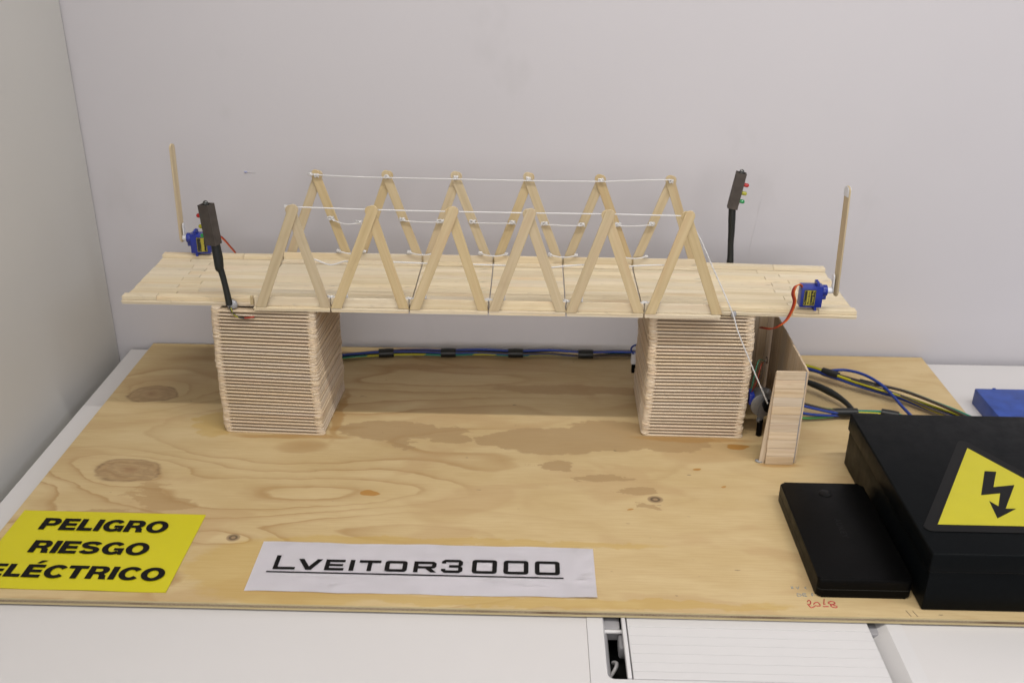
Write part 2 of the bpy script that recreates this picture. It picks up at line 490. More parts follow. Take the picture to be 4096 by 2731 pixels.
def tube_mesh(pts, rad, mat, n=8, cap=True, smooth_pts=0):
    """tube along a polyline (optionally Catmull-Rom smoothed); rad a number or list"""
    P = [Vector(p) for p in pts]
    R = [rad] * len(P) if not isinstance(rad, (list, tuple)) else list(rad)
    if smooth_pts:
        Q, RR = [], []
        for i in range(len(P) - 1):
            p0, p1, p2, p3 = P[max(i - 1, 0)], P[i], P[i + 1], P[min(i + 2, len(P) - 1)]
            for k in range(smooth_pts):
                t = k / smooth_pts
                Q.append(0.5 * ((2 * p1) + (p2 - p0) * t + (2 * p0 - 5 * p1 + 4 * p2 - p3) * t * t + (3 * p1 - p0 - 3 * p2 + p3) * t ** 3))
                RR.append(R[i] * (1 - t) + R[i + 1] * t)
        Q.append(P[-1]); RR.append(R[-1])
        P, R = Q, RR
    bm = bmesh.new()
    rings = []
    prev = None
    for i, p in enumerate(P):
        d = (P[min(i + 1, len(P) - 1)] - P[max(i - 1, 0)]).normalized()
        if prev is None:
            a = d.orthogonal().normalized()
        else:
            a = (prev - d * prev.dot(d)).normalized()
        prev = a
        b = d.cross(a)
        rings.append([bm.verts.new(p + (a * math.cos(2 * math.pi * k / n) + b * math.sin(2 * math.pi * k / n)) * R[i]) for k in range(n)])
    for r0, r1 in zip(rings, rings[1:]):
        for k in range(n):
            bm.faces.new((r0[k], r0[(k + 1) % n], r1[(k + 1) % n], r1[k]))
    if cap:
        bm.faces.new(rings[0][::-1]); bm.faces.new(rings[-1])
    return finish(bm, mat, 60)

def tube(name, pts, rad, mat, parent=None, n=8, smooth_pts=0):
    c = Vector(pts[0])
    me = tube_mesh([Vector(p) - c for p in pts], rad, mat, n, True, smooth_pts)
    return link(name, me, parent, T(*c))

def blob(name, loc, r, mat, parent=None, squash=(1, 1, 1), rough=0.25, sub=2, seed=0):
    bm = bmesh.new()
    bmesh.ops.create_icosphere(bm, subdivisions=sub, radius=1.0)
    for v in bm.verts:
        k = 1 + rough * mnoise.noise(v.co * 1.7 + Vector((seed * 3.1, 0, seed)))
        v.co = Vector((v.co.x * squash[0], v.co.y * squash[1], v.co.z * squash[2])) * (k * r)
    return link(name, finish(bm, mat, 80), parent, T(*loc))

def cyl_mesh(r, h, mat, n=24, bevel=0.0, axis='Z', r2=None):
    bm = bmesh.new()
    bmesh.ops.create_cone(bm, cap_ends=True, segments=n, radius1=r, radius2=r if r2 is None else r2, depth=h)
    if bevel > 0:
        es = [e for e in bm.edges if abs(e.verts[0].co.z - e.verts[1].co.z) < 1e-9]
        bmesh.ops.bevel(bm, geom=es, offset=bevel, segments=2, affect='EDGES', profile=0.5)
    if axis == 'X':
        bmesh.ops.rotate(bm, verts=bm.verts, matrix=Matrix.Rotation(math.pi / 2, 3, 'Y'))
    elif axis == 'Y':
        bmesh.ops.rotate(bm, verts=bm.verts, matrix=Matrix.Rotation(math.pi / 2, 3, 'X'))
    return finish(bm, mat, 40)

def shape2d(name, loops, mat, parent, M, thick=0.0001):
    """filled flat shape from closed polylines (inner loops become holes)"""
    cu = bpy.data.curves.new("shape", 'CURVE')
    cu.dimensions = '2D'
    cu.fill_mode = 'BOTH'
    cu.extrude = thick
    for lp in loops:
        s = cu.splines.new('POLY')
        s.points.add(len(lp) - 1)
        for p, (x, y) in zip(s.points, lp):
            p.co = (x, y, 0, 1)
        s.use_cyclic_u = True
    tmp = bpy.data.objects.new("tmp", cu)
    COL.objects.link(tmp)
    dg = bpy.context.evaluated_depsgraph_get()
    me = bpy.data.meshes.new_from_object(tmp.evaluated_get(dg))
    bpy.data.objects.remove(tmp)
    bpy.data.curves.remove(cu)
    me.materials.clear(); me.materials.append(mat)
    return link(name, me, parent, M)

def text_mesh(s, mat, offset=0.0, shear=0.0, spacing=1.0):
    cu = bpy.data.curves.new("txt", 'FONT')
    cu.body = s
    cu.offset = offset
    cu.shear = shear
    cu.space_character = spacing
    cu.resolution_u = 4
    cu.extrude = 0.0
    tmp = bpy.data.objects.new("tmp", cu)
    COL.objects.link(tmp)
    dg = bpy.context.evaluated_depsgraph_get()
    me = bpy.data.meshes.new_from_object(tmp.evaluated_get(dg))
    bpy.data.objects.remove(tmp)
    bpy.data.curves.remove(cu)
    me.materials.clear(); me.materials.append(mat)
    return me

def fit_text(name, s, mat, parent, M, w, h, offset=0.0, shear=0.0, spacing=1.0, cap_only=None):
    """text scaled so its outline fills w by h (lower left at origin of M); cap_only: fraction of the height taken by capitals"""
    me = text_mesh(s, mat, offset, shear, spacing)
    xs = [v.co.x for v in me.vertices]; ys = [v.co.y for v in me.vertices]
    x0, x1, y0, y1 = min(xs), max(xs), min(ys), max(ys)
    for v in me.vertices:
        v.co.x = (v.co.x - x0) / (x1 - x0) * w
        v.co.y = (v.co.y - y0) / (y1 - y0) * h
    return link(name, me, parent, M)

def rrect(x0, x1, y0, y1, r, n=5):
    pts = []
    for cx, cy, a0 in ((x1 - r, y0 + r, -90), (x1 - r, y1 - r, 0), (x0 + r, y1 - r, 90), (x0 + r, y0 + r, 180)):
        for i in range(n + 1):
            a = math.radians(a0 + 90 * i / n)
            pts.append((cx + r * math.cos(a), cy + r * math.sin(a)))
    return pts

# ================================================================== THE SETTING
ZT = -0.008
wall = box("back_wall", -0.75, 1.7, 1.190, 1.25, -0.5, 1.5, WALL)
tag(wall, "pale grey painted wall behind the bridge model", None, kind="structure")
panel = box("wall_left", -0.560, -0.5370, 0.05, 1.1880, -0.5, 1.5, PANEL, None, 0.0008, 1)
tag(panel, "beige grey side panel at the left of the table", None, kind="structure")
tube("pencil_mark", [(0.2847, 1.1899, 0.2131), (0.2825, 1.1899, 0.200), (0.2803, 1.1899, 0.183)], [0.00008, 0.0002, 0.00008], PENCIL, wall, 5, 4)
tube("pencil_mark", [(0.2796, 1.1899, 0.176), (0.2775, 1.1899, 0.155), (0.2752, 1.1899, 0.1305)], [0.00008, 0.0002, 0.00008], PENCIL, wall, 5, 4)
tube("ink_smear", [(-0.3459, 1.1899, 0.2296), (-0.3425, 1.1899, 0.2293)], [0.0013, 0.0009], BLUE_CHALK, wall, 6)
tube("ink_smear", [(-0.3420, 1.1899, 0.2293), (-0.332, 1.1899, 0.2289)], [0.0007, 0.0003], PENCIL, wall, 6)

# --- table with its cable tray
table = thing("table", (0.2, 0.75, ZT), "white laminate table under the plywood board, with a cable tray", "table")
HX0, HX1, HY0, HY1 = 0.0551, 0.3200, 0.5900, 0.80      # opening in the top
def tbl(x0, x1, y0, y1, name="table_top"):
    box(name, x0, x1, y0, y1, ZT - 0.025, ZT, TABLE, table, 0.0006, 1)
bm = bmesh.new()
# one top with a rectangular opening: four slabs welded into a single mesh ring
xs, ys = (-0.5165, HX0, HX1, 1.5), (0.2, HY0, HY1, 1.181)
vt, vb = {}, {}
for i, x in enumerate(xs):
    for j, y in enumerate(ys):
        vt[i, j] = bm.verts.new((x - 0.2, y - 0.75, 0)); vb[i, j] = bm.verts.new((x - 0.2, y - 0.75, -0.025))
for i in range(3):
    for j in range(3):
        if (i, j) == (1, 1): continue
        bm.faces.new((vt[i, j], vt[i + 1, j], vt[i + 1, j + 1], vt[i, j + 1]))
        bm.faces.new((vb[i, j], vb[i, j + 1], vb[i + 1, j + 1], vb[i + 1, j]))
for (a, b) in (((0, 0), (3, 0)), ((3, 0), (3, 3)), ((3, 3), (0, 3)), ((0, 3), (0, 0))):
    di = (b[0] > a[0]) - (b[0] < a[0]); dj = (b[1] > a[1]) - (b[1] < a[1])
    p = a
    while p != b:
        q = (p[0] + di, p[1] + dj)
        bm.faces.new((vt[p], vb[p], vb[q], vt[q])); p = q
for p, q in (((1, 1), (2, 1)), ((2, 1), (2, 2)), ((2, 2), (1, 2)), ((1, 2), (1, 1))):
    bm.faces.new((vt[p], vt[q], vb[q], vb[p]))
link("table_top", finish(bm, TABLE), table, T(0.2, 0.75, ZT))
# tray frame: ring of white plastic with a rounded inner opening and sloping inner walls
bm = bmesh.new()
outer = rrect(HX0 + 0.0003, HX1 - 0.0003, HY0 + 0.0003, HY1 - 0.0003, 0.002, 6)
inner = rrect(0.0688, 0.3068, 0.6035, HY1 - 0.014, 0.006, 6)
inner2 = rrect(0.0728, 0.2950, 0.6050, HY1 - 0.016, 0.005, 6)
inner3 = rrect(0.0728, 0.2950, 0.6050, HY1 - 0.016, 0.005, 6)
rows = []
for lp, z in ((outer, ZT - 0.004), (outer, ZT + 0.0006), (inner, ZT + 0.0006), (inner2, ZT - 0.010), (inner3, ZT - 0.045)):
    rows.append([bm.verts.new((x - 0.19, y - 0.65, z - ZT)) for x, y in lp])
for a, b in zip(rows, rows[1:]):
    for k in range(len(a)):
        bm.faces.new((a[k], a[(k + 1) % len(a)], b[(k + 1) % len(a)], b[k]))
frame = link("tray_frame", finish(bm, PLASTIC_W, 30), table, T(0.19, 0.65, ZT))
box("tray_floor", 0.066, 0.310, 0.600, 0.797, ZT - 0.058, ZT - 0.0455, CAVITY, table)
# flap with a trim edge and seven ribs
flap = box("flap", 0.0890, 0.2912, 0.6042, 0.780, ZT - 0.004, ZT + 0.0001, PLASTIC_W, table, 0.0006, 1)
gy = [0.6042, 0.61254, 0.6227, 0.6329, 0.6433, 0.6536, 0.6645, 0.6750, 0.6855]
for a, b in zip(gy, gy[1:]):
    box("rib", 0.0892, 0.2910, a + 0.00007, b - 0.00007, ZT + 0.0002, ZT + 0.0006, PLASTIC_W, flap, 0.00018, 1)
box("flap_trim", 0.0845, 0.0880, 0.6042, 0.760, ZT - 0.004, ZT + 0.0013, PLASTIC_W, table, 0.0008, 2)
# bits of the tray mechanism seen through the slot
tube("cable_loop", [(0.0745, 0.638, -0.038), (0.079, 0.6435, -0.034), (0.0805, 0.650, -0.034), (0.078, 0.655, -0.038)], 0.0016, PLASTIC_W, table, 8, 4)
box("hinge_block", 0.0695, 0.0835, 0.6655, 0.69, ZT - 0.016, ZT - 0.003, GREY_P, table, 0.002, 2)
box("hinge_block", 0.0815, 0.0885, 0.648, 0.6655, ZT - 0.020, ZT - 0.008, GREY_P, table, 0.002, 2)
tube("hinge_pin", [(0.0690, 0.6640, ZT - 0.005), (0.0880, 0.6655, ZT - 0.006)], 0.0018, PLASTIC_W, table, 10)
box("hinge_block", 0.2915, 0.3060, 0.668, 0.690, ZT - 0.016, ZT - 0.005, GREY_P, table, 0.002, 2)

# --- plywood board
board = thing("plywood_board", (BC[0], BC[1], -0.006), "knotty plywood base board carrying the bridge model", "board")
t_ = box("top_ply", BX0, BX1, BY0, BY1, -0.0015, 0.0, PLY, board)
# origin of the top ply must be the board centre at z=0 for its grain coordinates
t_.data.transform(T(0, 0, -0.00075)); WM[t_.name] = T(BC[0], BC[1], 0.0)
t_.matrix_basis = WM[board.name].inverted() @ WM[t_.name]
box("core_ply", BX0 + 0.0004, BX1 - 0.0004, BY0 + 0.0004, BY1 - 0.0004, -0.0045, -0.0015, PLY_CORE, board)
box("bottom_ply", BX0, BX1, BY0 - 0.0003, BY1, -0.0061, -0.0045, PLY_LIGHT, board)
# pale edge of the face veneer
box("veneer_edge", BX0, BX1, BY0 - 0.0004, BY0 + 0.0001, -0.0015, -0.00012, PLY_LIGHT, board)
# hand-written marks
def ink(name, pts, r, mat, par=board):
    tube(name, [(x, y, 0.00012) for x, y in pts], r, mat, par, 6, 3)
RW = 0.00042
ink("handwriting", [(0.2445, 0.6919), (0.2461, 0.6941), (0.2474, 0.6925), (0.2464, 0.6894), (0.2447, 0.6883), (0.244, 0.6891), (0.2448, 0.6872), (0.2459, 0.6845), (0.2492, 0.6862)], RW, RED_INK)
ink("handwriting", [(0.249, 0.689), (0.2513, 0.6915), (0.2537, 0.6911), (0.2544, 0.6875), (0.2523, 0.6869), (0.2495, 0.6873)], RW, RED_INK)
ink("handwriting", [(0.2599, 0.696), (0.2588, 0.6926), (0.2577, 0.6893), (0.2592, 0.6899)], RW, RED_INK)
ink("handwriting", [(0.2564, 0.6862), (0.2611, 0.6864)], RW, RED_INK)
ink("handwriting", [(0.2647, 0.6889), (0.262, 0.6911), (0.2644, 0.6931), (0.2671, 0.6926), (0.2677, 0.6907), (0.2647, 0.6889), (0.2632, 0.6880), (0.2640, 0.6862), (0.2666, 0.6852), (0.2682, 0.686), (0.2679, 0.6874), (0.2647, 0.6889)], RW, RED_INK)
for st in ([(0.2349, 0.7122), (0.2367, 0.7091)], [(0.2367, 0.7122), (0.2349, 0.7091)], [(0.2395, 0.7121), (0.2405, 0.709), (0.2421, 0.7125)],
           [(0.2482, 0.7120), (0.2467, 0.7110), (0.2482, 0.7092)], [(0.2382, 0.7029), (0.238, 0.6995), (0.2405, 0.6996), (0.2415, 0.7015), (0.2384, 0.7029)],
           [(0.2461, 0.7030), (0.2432, 0.7030), (0.2430, 0.6996), (0.2461, 0.6996)], [(0.2432, 0.7013), (0.2456, 0.7013)],
           [(0.2522, 0.7030), (0.2507, 0.7030), (0.2507, 0.6996)], [(0.2507, 0.7013), (0.2518, 0.7013)]):
    ink("handwriting", st, 0.00028, BLUE_INK)
for x in (0.3255, 0.3310):
    ink("pencil_tick", [(x, 0.6835), (x + 0.002, 0.6760)], 0.00022, PENCIL_W)

# ================================================================== PIERS
def pier(cx, cy, rz, twist, label, seed, lean):
    rnd = random.Random(seed)
    p = thing("bridge_pier", (cx, cy, 0), label, "pier", "stacked stick piers under the bridge", rz)
    L, W, Th = 0.1115, 0.0100, 0.0020
    me = stick_mesh(L, W, 0.00170, WOOD_PIER, bev=0.00045, seg=2, ang=60)
    me2 = stick_mesh(L, W, 0.00228, WOOD_PIER, bev=0.00045, seg=2, ang=60)
    half = L / 2 - W / 2
    for k in range(74):
        z = (k // 2) * 2 * Th + (0.00085 if k % 2 == 0 else 0.0017 + 0.00115)
        tw = twist * math.sin(k / 74 * math.pi * 1.1) + rnd.gauss(0, 0.0012)
        dx0 = lean * math.sin(k / 74 * math.pi) + 0.0004 * math.sin(k * 0.33 + seed)
        for s in (-1, 1):
            jx, jy = rnd.gauss(0, 0.00028), rnd.gauss(0, 0.00022)
            if k % 2 == 0:
                M = T(dx0 + jx * 1.6, s * half + jy, z) @ Matrix.Rotation(rnd.gauss(0, 0.0016), 4, 'Z')
            else:
                M = T(dx0 + s * half + jx, jy * 1.6, z) @ Matrix.Rotation(math.pi / 2 + rnd.gauss(0, 0.0016), 4, 'Z')
            M = WM[p.name] @ Matrix.Rotation(tw, 4, 'Z') @ M
            link("stick", me if k % 2 == 0 else me2, p, M)
    return p
pier(-0.2727, 1.0130, math.radians(-2.3), math.radians(-1.2), "left pier of flat sticks stacked log-cabin style", 3, -0.0012)
pier(0.1853, 1.0235, math.radians(-1.0), math.radians(1.6), "right pier of stacked flat sticks, beside the winch", 8, 0.0010)

# ================================================================== BRIDGE SPAN
ZD = 0.1481
span = thing("bridge_span", (-0.04, 1.026, ZD), "long stick bridge deck with two rows of triangular trusses", "bridge")
seam = [-0.2830, -0.2025, -0.1212, -0.0393, 0.0408, 0.1210, 0.2003]
rnd = random.Random(5)
def plank_obj(x0, x1, y0, y1, z0, z1, mat, parent, name="plank", jz=0.0):
    """flat stick piece along x; cut ends"""
    me = stick_mesh(x1 - x0, y1 - y0, z1 - z0, mat, False, False, 0.00016)
    M = T((x0 + x1) / 2, (y0 + y1) / 2, (z0 + z1) / 2 + jz) @ Matrix.Rotation(rnd.gauss(0, 0.0008), 4, 'Z')
    return link(name, me, parent, M)

for i in range(6):
    x0, x1 = seam[i] + 0.0006, seam[i + 1] - 0.0006
    seg = box("deck_segment", x0 + 0.0003, x1 - 0.0003, 0.9542, 1.0948, ZD, ZD + 0.0018, WOOD_DECK, span)
    rows_n = 14
    pitch = (1.0950 - 0.9540) / rows_n
    for r in range(rows_n):
        ya = 0.9540 + r * pitch
        gap = 0.00005 + (0.00040 if r == 6 else rnd.random() * 0.00012)
        plank_obj(x0, x1, ya + gap / 2, ya + pitch - gap / 2, ZD + 0.0019, ZD + 0.0039, WOOD_DECK, seg, jz=rnd.uniform(-.00012, .00012))
    zt = ZD + 0.0041
    # rails: upright stick in front, flat ledge and upright stick behind
    L = x1 - x0 - 0.0008
    me = stick_mesh(L, 0.0100, 0.0019, WOOD_DECK, False, False, 0.0003)
    cx = (x0 + x1) / 2
    link("rail", me, seg, T(cx, 0.9587, zt + 0.0050) @ Matrix.Rotation(math.pi / 2, 4, 'X'))
    link("rail", me, seg, T(cx, 1.0935, zt + 0.0050) @ Matrix.Rotation(math.pi / 2, 4, 'X'))
    plank_obj(x0 + .0004, x1 - .0004, 1.0830, 1.0924, zt, zt + 0.0020, WOOD_DECK, seg, "ledge")

def ramp(x0, x1, joints, y0, y1, label_end, droop=0.0):
    """end part of the deck: staggered planks with a raised rim stick along both edges"""
    seg = box("deck_end", x0 + 0.0004, x1 - 0.0004, y0 + 0.0006, y1 - 0.0006, ZD, ZD + 0.0018, WOOD_DECK, span)
    n = 14
    pitch = (y1 - y0) / n
    for r in range(n):
        ya = y0 + r * pitch
        g = 0.00005 + rnd.random() * 0.00015
        js = [j + joints[1] * (r - n / 2) + rnd.uniform(-.004, .004) + (joints[2] if r % 2 else 0) for j in joints[0]]
        e0 = x0 + rnd.uniform(-.0006, .0008) if label_end < 0 else x0
        e1 = x1 + rnd.uniform(-.0008, .0006) if label_end > 0 else x1
        cuts = [e0] + sorted(js) + [e1]
        for a, b in zip(cuts, cuts[1:]):
            plank_obj(a + 0.00025, b - 0.00025, ya + g / 2, ya + pitch - g / 2, ZD + 0.0019, ZD + 0.0039, WOOD_DECK, seg, jz=rnd.uniform(-.00012, .00012))
    zt = ZD + 0.0041
    for (ya, yb, jx, hh) in ((y0 + 0.0022, y0 + 0.0120, joints[3], 0.0040), (y1 - 0.0098, y1 - 0.0002, joints[4], 0.0040)):
        cuts = [x0, jx, x1]
        for a, b in zip(cuts, cuts[1:]):
            plank_obj(a + .0003, b - .0003, ya + rnd.uniform(-.0003, .0003), yb, zt, zt + hh, WOOD_DECK, seg, "rim")
    if droop:
        D = T(x0, 0, ZD) @ Matrix.Rotation(droop, 4, 'Y') @ T(-x0, 0, -ZD)
        WM[seg.name] = D @ WM[seg.name]
        seg.matrix_basis = WM[span.name].inverted() @ WM[seg.name]
    return seg
ramp(-0.4245, -0.2836, ([-0.3800], -0.0012, 0.020, -0.3880, -0.3300), 0.9655, 1.1040, -1)
ramp(0.2009, 0.3430, ([0.2720], -0.0010, 0.022, 0.3030, 0.2830), 0.9650, 1.1010, 1, math.radians(0.9))

# --- truss sticks, cut level at the foot and rounded at the tip
def truss_stick(foot, tip, y, w, par):
    f, a = Vector((foot[0], foot[1])), Vector((tip[0], tip[1]))
    d = (a - f).normalized()
    nrm = Vector((-d.y, d.x))
    r = w / 2
    ctr = a - d * r
    pts = []
    for i in range(9):
        ang = -math.pi / 2 + math.pi * i / 8
        q = ctr + d * (math.cos(ang) * r) + nrm * (math.sin(ang) * r)
        pts.append(q)
    # level cut at z = foot z
    k = r / abs(d.y)
    left = f + Vector((-k, 0)) if nrm.x < 0 else f + Vector((k, 0))
    right = f + Vector((k, 0)) if nrm.x < 0 else f + Vector((-k, 0))
    pts += [left, right]
    mid = (f + a) / 2
    ang = math.atan2(d.y, d.x)
    loc2 = [((p - mid).dot(d), (p - mid).dot(nrm)) for p in pts]
    bm = bmesh.new()
    prism_bm(bm, loc2, -0.00095, 0.00095, 0.0003)
    me = finish(bm, WOOD, 32)
    # local x -> (d.x,0,d.y), local y -> (nrm.x,0,nrm.y), local z -> their cross
    M = Matrix.Identity(4)
    ex, ey = Vector((d.x, 0, d.y)), Vector((nrm.x, 0, nrm.y))
    ez = ex.cross(ey)
    for i in range(3):
        M[i][0], M[i][1], M[i][2] = ex[i], ey[i], ez[i]
    M.translation = (mid.x, y, mid.y)
    return link("truss_stick", me, par, M)

ZF = ZD + 0.0042
front = [(-.2748, -.2346, -.2076), (-.1967, -.1555, -.1268), (-.1155, -.0757, -.0451), (-.0338, .0008, .0357), (.0457, .0785, .1157), (.1273, .1573, .1963)]
back = [(-.2770, -.2375, -.2065), (-.1950, -.1585, -.1240), (-.1165, -.0814, -.0445), (-.0362, -.0003, .0372), (.0445, .0796, .1185), (.1235, .1582, .1935)]
for k, (l, a, r) in enumerate(front):
    zt = 0.2628 + random.uniform(-.0006, .0006)
    truss_stick((l, ZF), (a + 0.0035, zt), 0.9546, 0.0103, span)
    truss_stick((r, ZF), (a - 0.0030, zt - 0.0012), 0.9566, 0.0103, span)
for k, (l, a, r) in enumerate(back):
    zt = 0.2600 + random.uniform(-.0008, .0008)
    truss_stick((r, ZF), (a - 0.0030, zt), 0.9546 + 0.1410, 0.0102, span)
    truss_stick((l, ZF), (a + 0.0032, zt - 0.0012), 0.9566 + 0.1410, 0.0102, span)

# --- cords and knots
CR = 0.00066
def cord(pts, r=CR, sm=4):
    return tube("cord", pts, r, CORD, span, 7, sm)
def knot(x, y, z, r=0.0017, s=(1.2, 0.8, 0.95)):
    """a tangle of a few turns of the same cord"""
    rk = random.Random(int(abs(x) * 99991 + z * 7777))
    pts = []
    for i in range(13):
        a = i * 2.15 + rk.uniform(-.4, .4)
        pts.append((x + r * s[0] * (.75 * math.sin(a * .63 + 1) + rk.uniform(-.25, .25)), y + r * s[1] * .8 * math.cos(a), z + r * s[2] * .85 * math.sin(a)))
    tl_ = (rk.uniform(-1, 1) * r * 1.6, -r * .5, rk.uniform(-1.6, 1.2) * r)
    pts.append((x + tl_[0], y + tl_[1], z + tl_[2]))
    return tube("knot", pts, CR * 1.05, CORD, span, 6, 3)
cord([(-.2395, .9590, .2583), (-.2345, .9596, .2588), (-.1555, .9596, .2572), (-.0757, .9596, .2566), (.0008, .9596, .2565), (.0785, .9596, .2567), (.1573, .9596, .2562)])
knot(-.2395, .9592, .2588, .0016); cord([(-.2395, .959, .2588), (-.2418, .9575, .2610), (-.2412, .957, .2575)], .0005)
YB = 1.0925
cord([(-.2450, YB, .2562), (-.2375, YB - .0004, .2548), (-.1985, YB - .0003, .2533), (-.1585, YB - .0004, .2528), (-.0814, YB - .0004, .2524), (-.0003, YB - .0004, .2520), (.0796, YB - .0004, .2524), (.1290, YB - .0003, .2548), (.1582, YB - .0004, .2556)])
knot(-.2440, YB, .2556, .0022)
for (l, a, r) in back:
    knot(a, YB + .0006, .2538, .0026, (1.2, .55, 1.0))
# mid-height ties between neighbouring triangles, back row then front row
bm_z = [(-.2243, .2033, -.1931, .1990, .003), (-.1433, .2030, -.0995, .2018, .0005), (-.0633, .2018, -.0177, .2019, .0), (.0190, .2012, .0609, .2005, .0003), (.1016, .2012, .1398, .2027, .0006)]
for x0, z0, x1, z1, sag in bm_z:
    cord([(x0, 1.0925, z0), ((x0 + x1) / 2, 1.0915, (z0 + z1) / 2 - sag), (x1, 1.0925, z1)])
    knot(x0, 1.0935, z0 + .001, .0031, (1.35, .6, .9)); knot(x1, 1.0935, z1 + .001, .0030, (1.35, .6, .9))
fm_z = [(-.216, .2034, -.1861, .2022, .0052), (-.1363, .2022, -.1021, .2014, .0003), (-.0543, .2011, -.0236, .2006, .0003), (.0258, .1994, .0570, .2029, .0), (.1072, .2024, .1372, .2040, .0)]
for x0, z0, x1, z1, sag in fm_z:
    cord([(x0 - .004, .9585, z0), (x0, .960, z0), ((x0 + x1) / 2, .961, (z0 + z1) / 2 - sag), (x1, .960, z1), (x1 + .004, .9585, z1)], .0007)
# ties round the feet
for s in seam[1:6]:
    cord([(s - .014, 1.0905, .1656), (s - .007, 1.0895, .1640), (s, 1.0895, .1633), (s + .007, 1.0895, .1638), (s + .014, 1.0905, .1654)], .00075)
    knot(s - .0150, 1.0910, .1660, .0020); knot(s + .0150, 1.0908, .1656, .0016)
    cord([(s - .006, .9605, .1630), (s, .9590, .1620), (s + .006, .9605, .1632)], .0009)
    knot(s, .9598, .1626, .0021, (1.4, .8, .9)); knot(s + .0152, .9615, .1630, .0018)
    cord([(s + .0152, .9615, .1630), (s + .0172, .9630, .1662)], .0005)
# dark lines laid in the seams, standing in for the shade of the gaps
for s in seam[1:6]:
    tube("seam_shade_line", [(s, .9600, ZD + .0042), (s + rnd.uniform(-.0006, .0006), 1.0, ZD + .0040), (s + rnd.uniform(-.0006, .0006), 1.05, ZD + .0040), (s, 1.0825, ZD + .0042)], .00022, W_BRN, span, 6, 4)
    tube("seam_shade_line", [(s, .9566, ZD + .0150), (s, .9562, ZD + .0080), (s, .9566, ZD + .0010)], .00030, W_BRN, span, 6, 3)
# cut stub at the start of the front rail
box("stub", -.2868, -.2836, .9592, .9622, ZD + .0045, ZD + .0140, WOOD, span, .0003, 1)
# eyelet that guides the winch cord
blob("eyelet", (.2150, .9638, ZD + .0012), .0034, GLUE, span, (.85, .55, 1.25), .15, 2, 4)

# winch cord: down from the last truss, past the eyelet to the pulley
wc = tube("pull_cord", [(.1573, .9597, .2562), (.1720, .9603, .2330), (.1880, .9604, .2020), (.2120, .9590, .1545), (.2230, .9570, .1262), (.2632, .9600, .0440)], .00072, CORD, None, 7, 4)
tag(wc, "white cord running down from the last truss to the winch", "cord")

# ================================================================== TRAFFIC LIGHTS
def led_mesh(r, L, mat):
    bm = bmesh.new()
    n, rows_ = 12, []
    prof = [(0, r), (L - r, r)] + [(L - r + r * math.sin(math.pi / 2 * i / 4), r * math.cos(math.pi / 2 * i / 4)) for i in range(1, 4)]
    for x, rr in prof:
        rows_.append([bm.verts.new((x, rr * math.cos(2 * math.pi * k / n), rr * math.sin(2 * math.pi * k / n))) for k in range(n)])
    tip = bm.verts.new((L, 0, 0))
    for a, b in zip(rows_, rows_[1:]):
        for k in range(n):
            bm.faces.new((a[k], a[(k + 1) % n], b[(k + 1) % n], b[k]))
    for k in range(n):
        bm.faces.new((rows_[-1][k], rows_[-1][(k + 1) % n], tip))
    bm.faces.new(rows_[0][::-1])
    return finish(bm, mat, 50)

def traffic_light(base, pole_pts, pole_r, hb, ht, depth, width, face, led_h, label, led_off=0.0):
    """hb, ht: bottom and top centre of the housing; face: angle of the side the lamps look to"""
    t = thing("traffic_light", base, label, "traffic light", "miniature traffic lights")
    tube("pole", pole_pts, pole_r, SHRINK, t, 12, 4)
    hb, ht = Vector(hb), Vector(ht)
    axis = (ht - hb)
    H = axis.length
    ez = axis.normalized()
    ex = Vector((math.cos(face), math.sin(face), 0)); ex = (ex - ez * ex.dot(ez)).normalized()
    ey = ez.cross(ex)
    M = Matrix.Identity(4)
    for i in range(3):
        M[i][0], M[i][1], M[i][2] = ex[i], ey[i], ez[i]
    M.translation = hb
    # folded card housing: open tube with a little wall thickness
    bm = bmesh.new()
    w, d, th = depth / 2, width / 2, 0.0011
    ro = [[(-w, -d), (w, -d), (w, d), (-w, d)], [(-w + th, -d + th), (w - th, -d + th), (w - th, d - th), (-w + th, d - th)]]
    lv = []
    for loop, z in ((ro[0], 0), (ro[0], H), (ro[1], H), (ro[1], H - 0.006)):
        lv.append([bm.verts.new((x, y, z)) for x, y in loop])
    bm.faces.new(lv[0][::-1])
    for a, b in zip(lv, lv[1:]):
        for k in range(4):
            bm.faces.new((a[k], a[(k + 1) % 4], b[(k + 1) % 4], b[k]))
    bm.faces.new(lv[3])
    es = [e for e in bm.edges if e.verts[0].co.z != e.verts[1].co.z and abs(e.verts[0].co.x) == w]
    bmesh.ops.bevel(bm, geom=es, offset=0.0005, segments=2, affect='EDGES')
    h = link("housing", finish(bm, HOUSING, 30), t, M)
    for (nm, mt, f) in (("red_lamp", LED_R, led_h[0]), ("yellow_lamp", LED_Y, led_h[1]), ("green_lamp", LED_G, led_h[2])):
        link(nm, led_mesh(0.0023, 0.0066, mt), t, M @ T(w - 0.0004, led_off, H * f))
    link("top_lamp", led_mesh(0.0028, 0.0056, LED_K), t, M @ T(0.0002, 0, H - 0.0018) @ Matrix.Rotation(-math.pi / 2, 4, 'Y'))
    return t

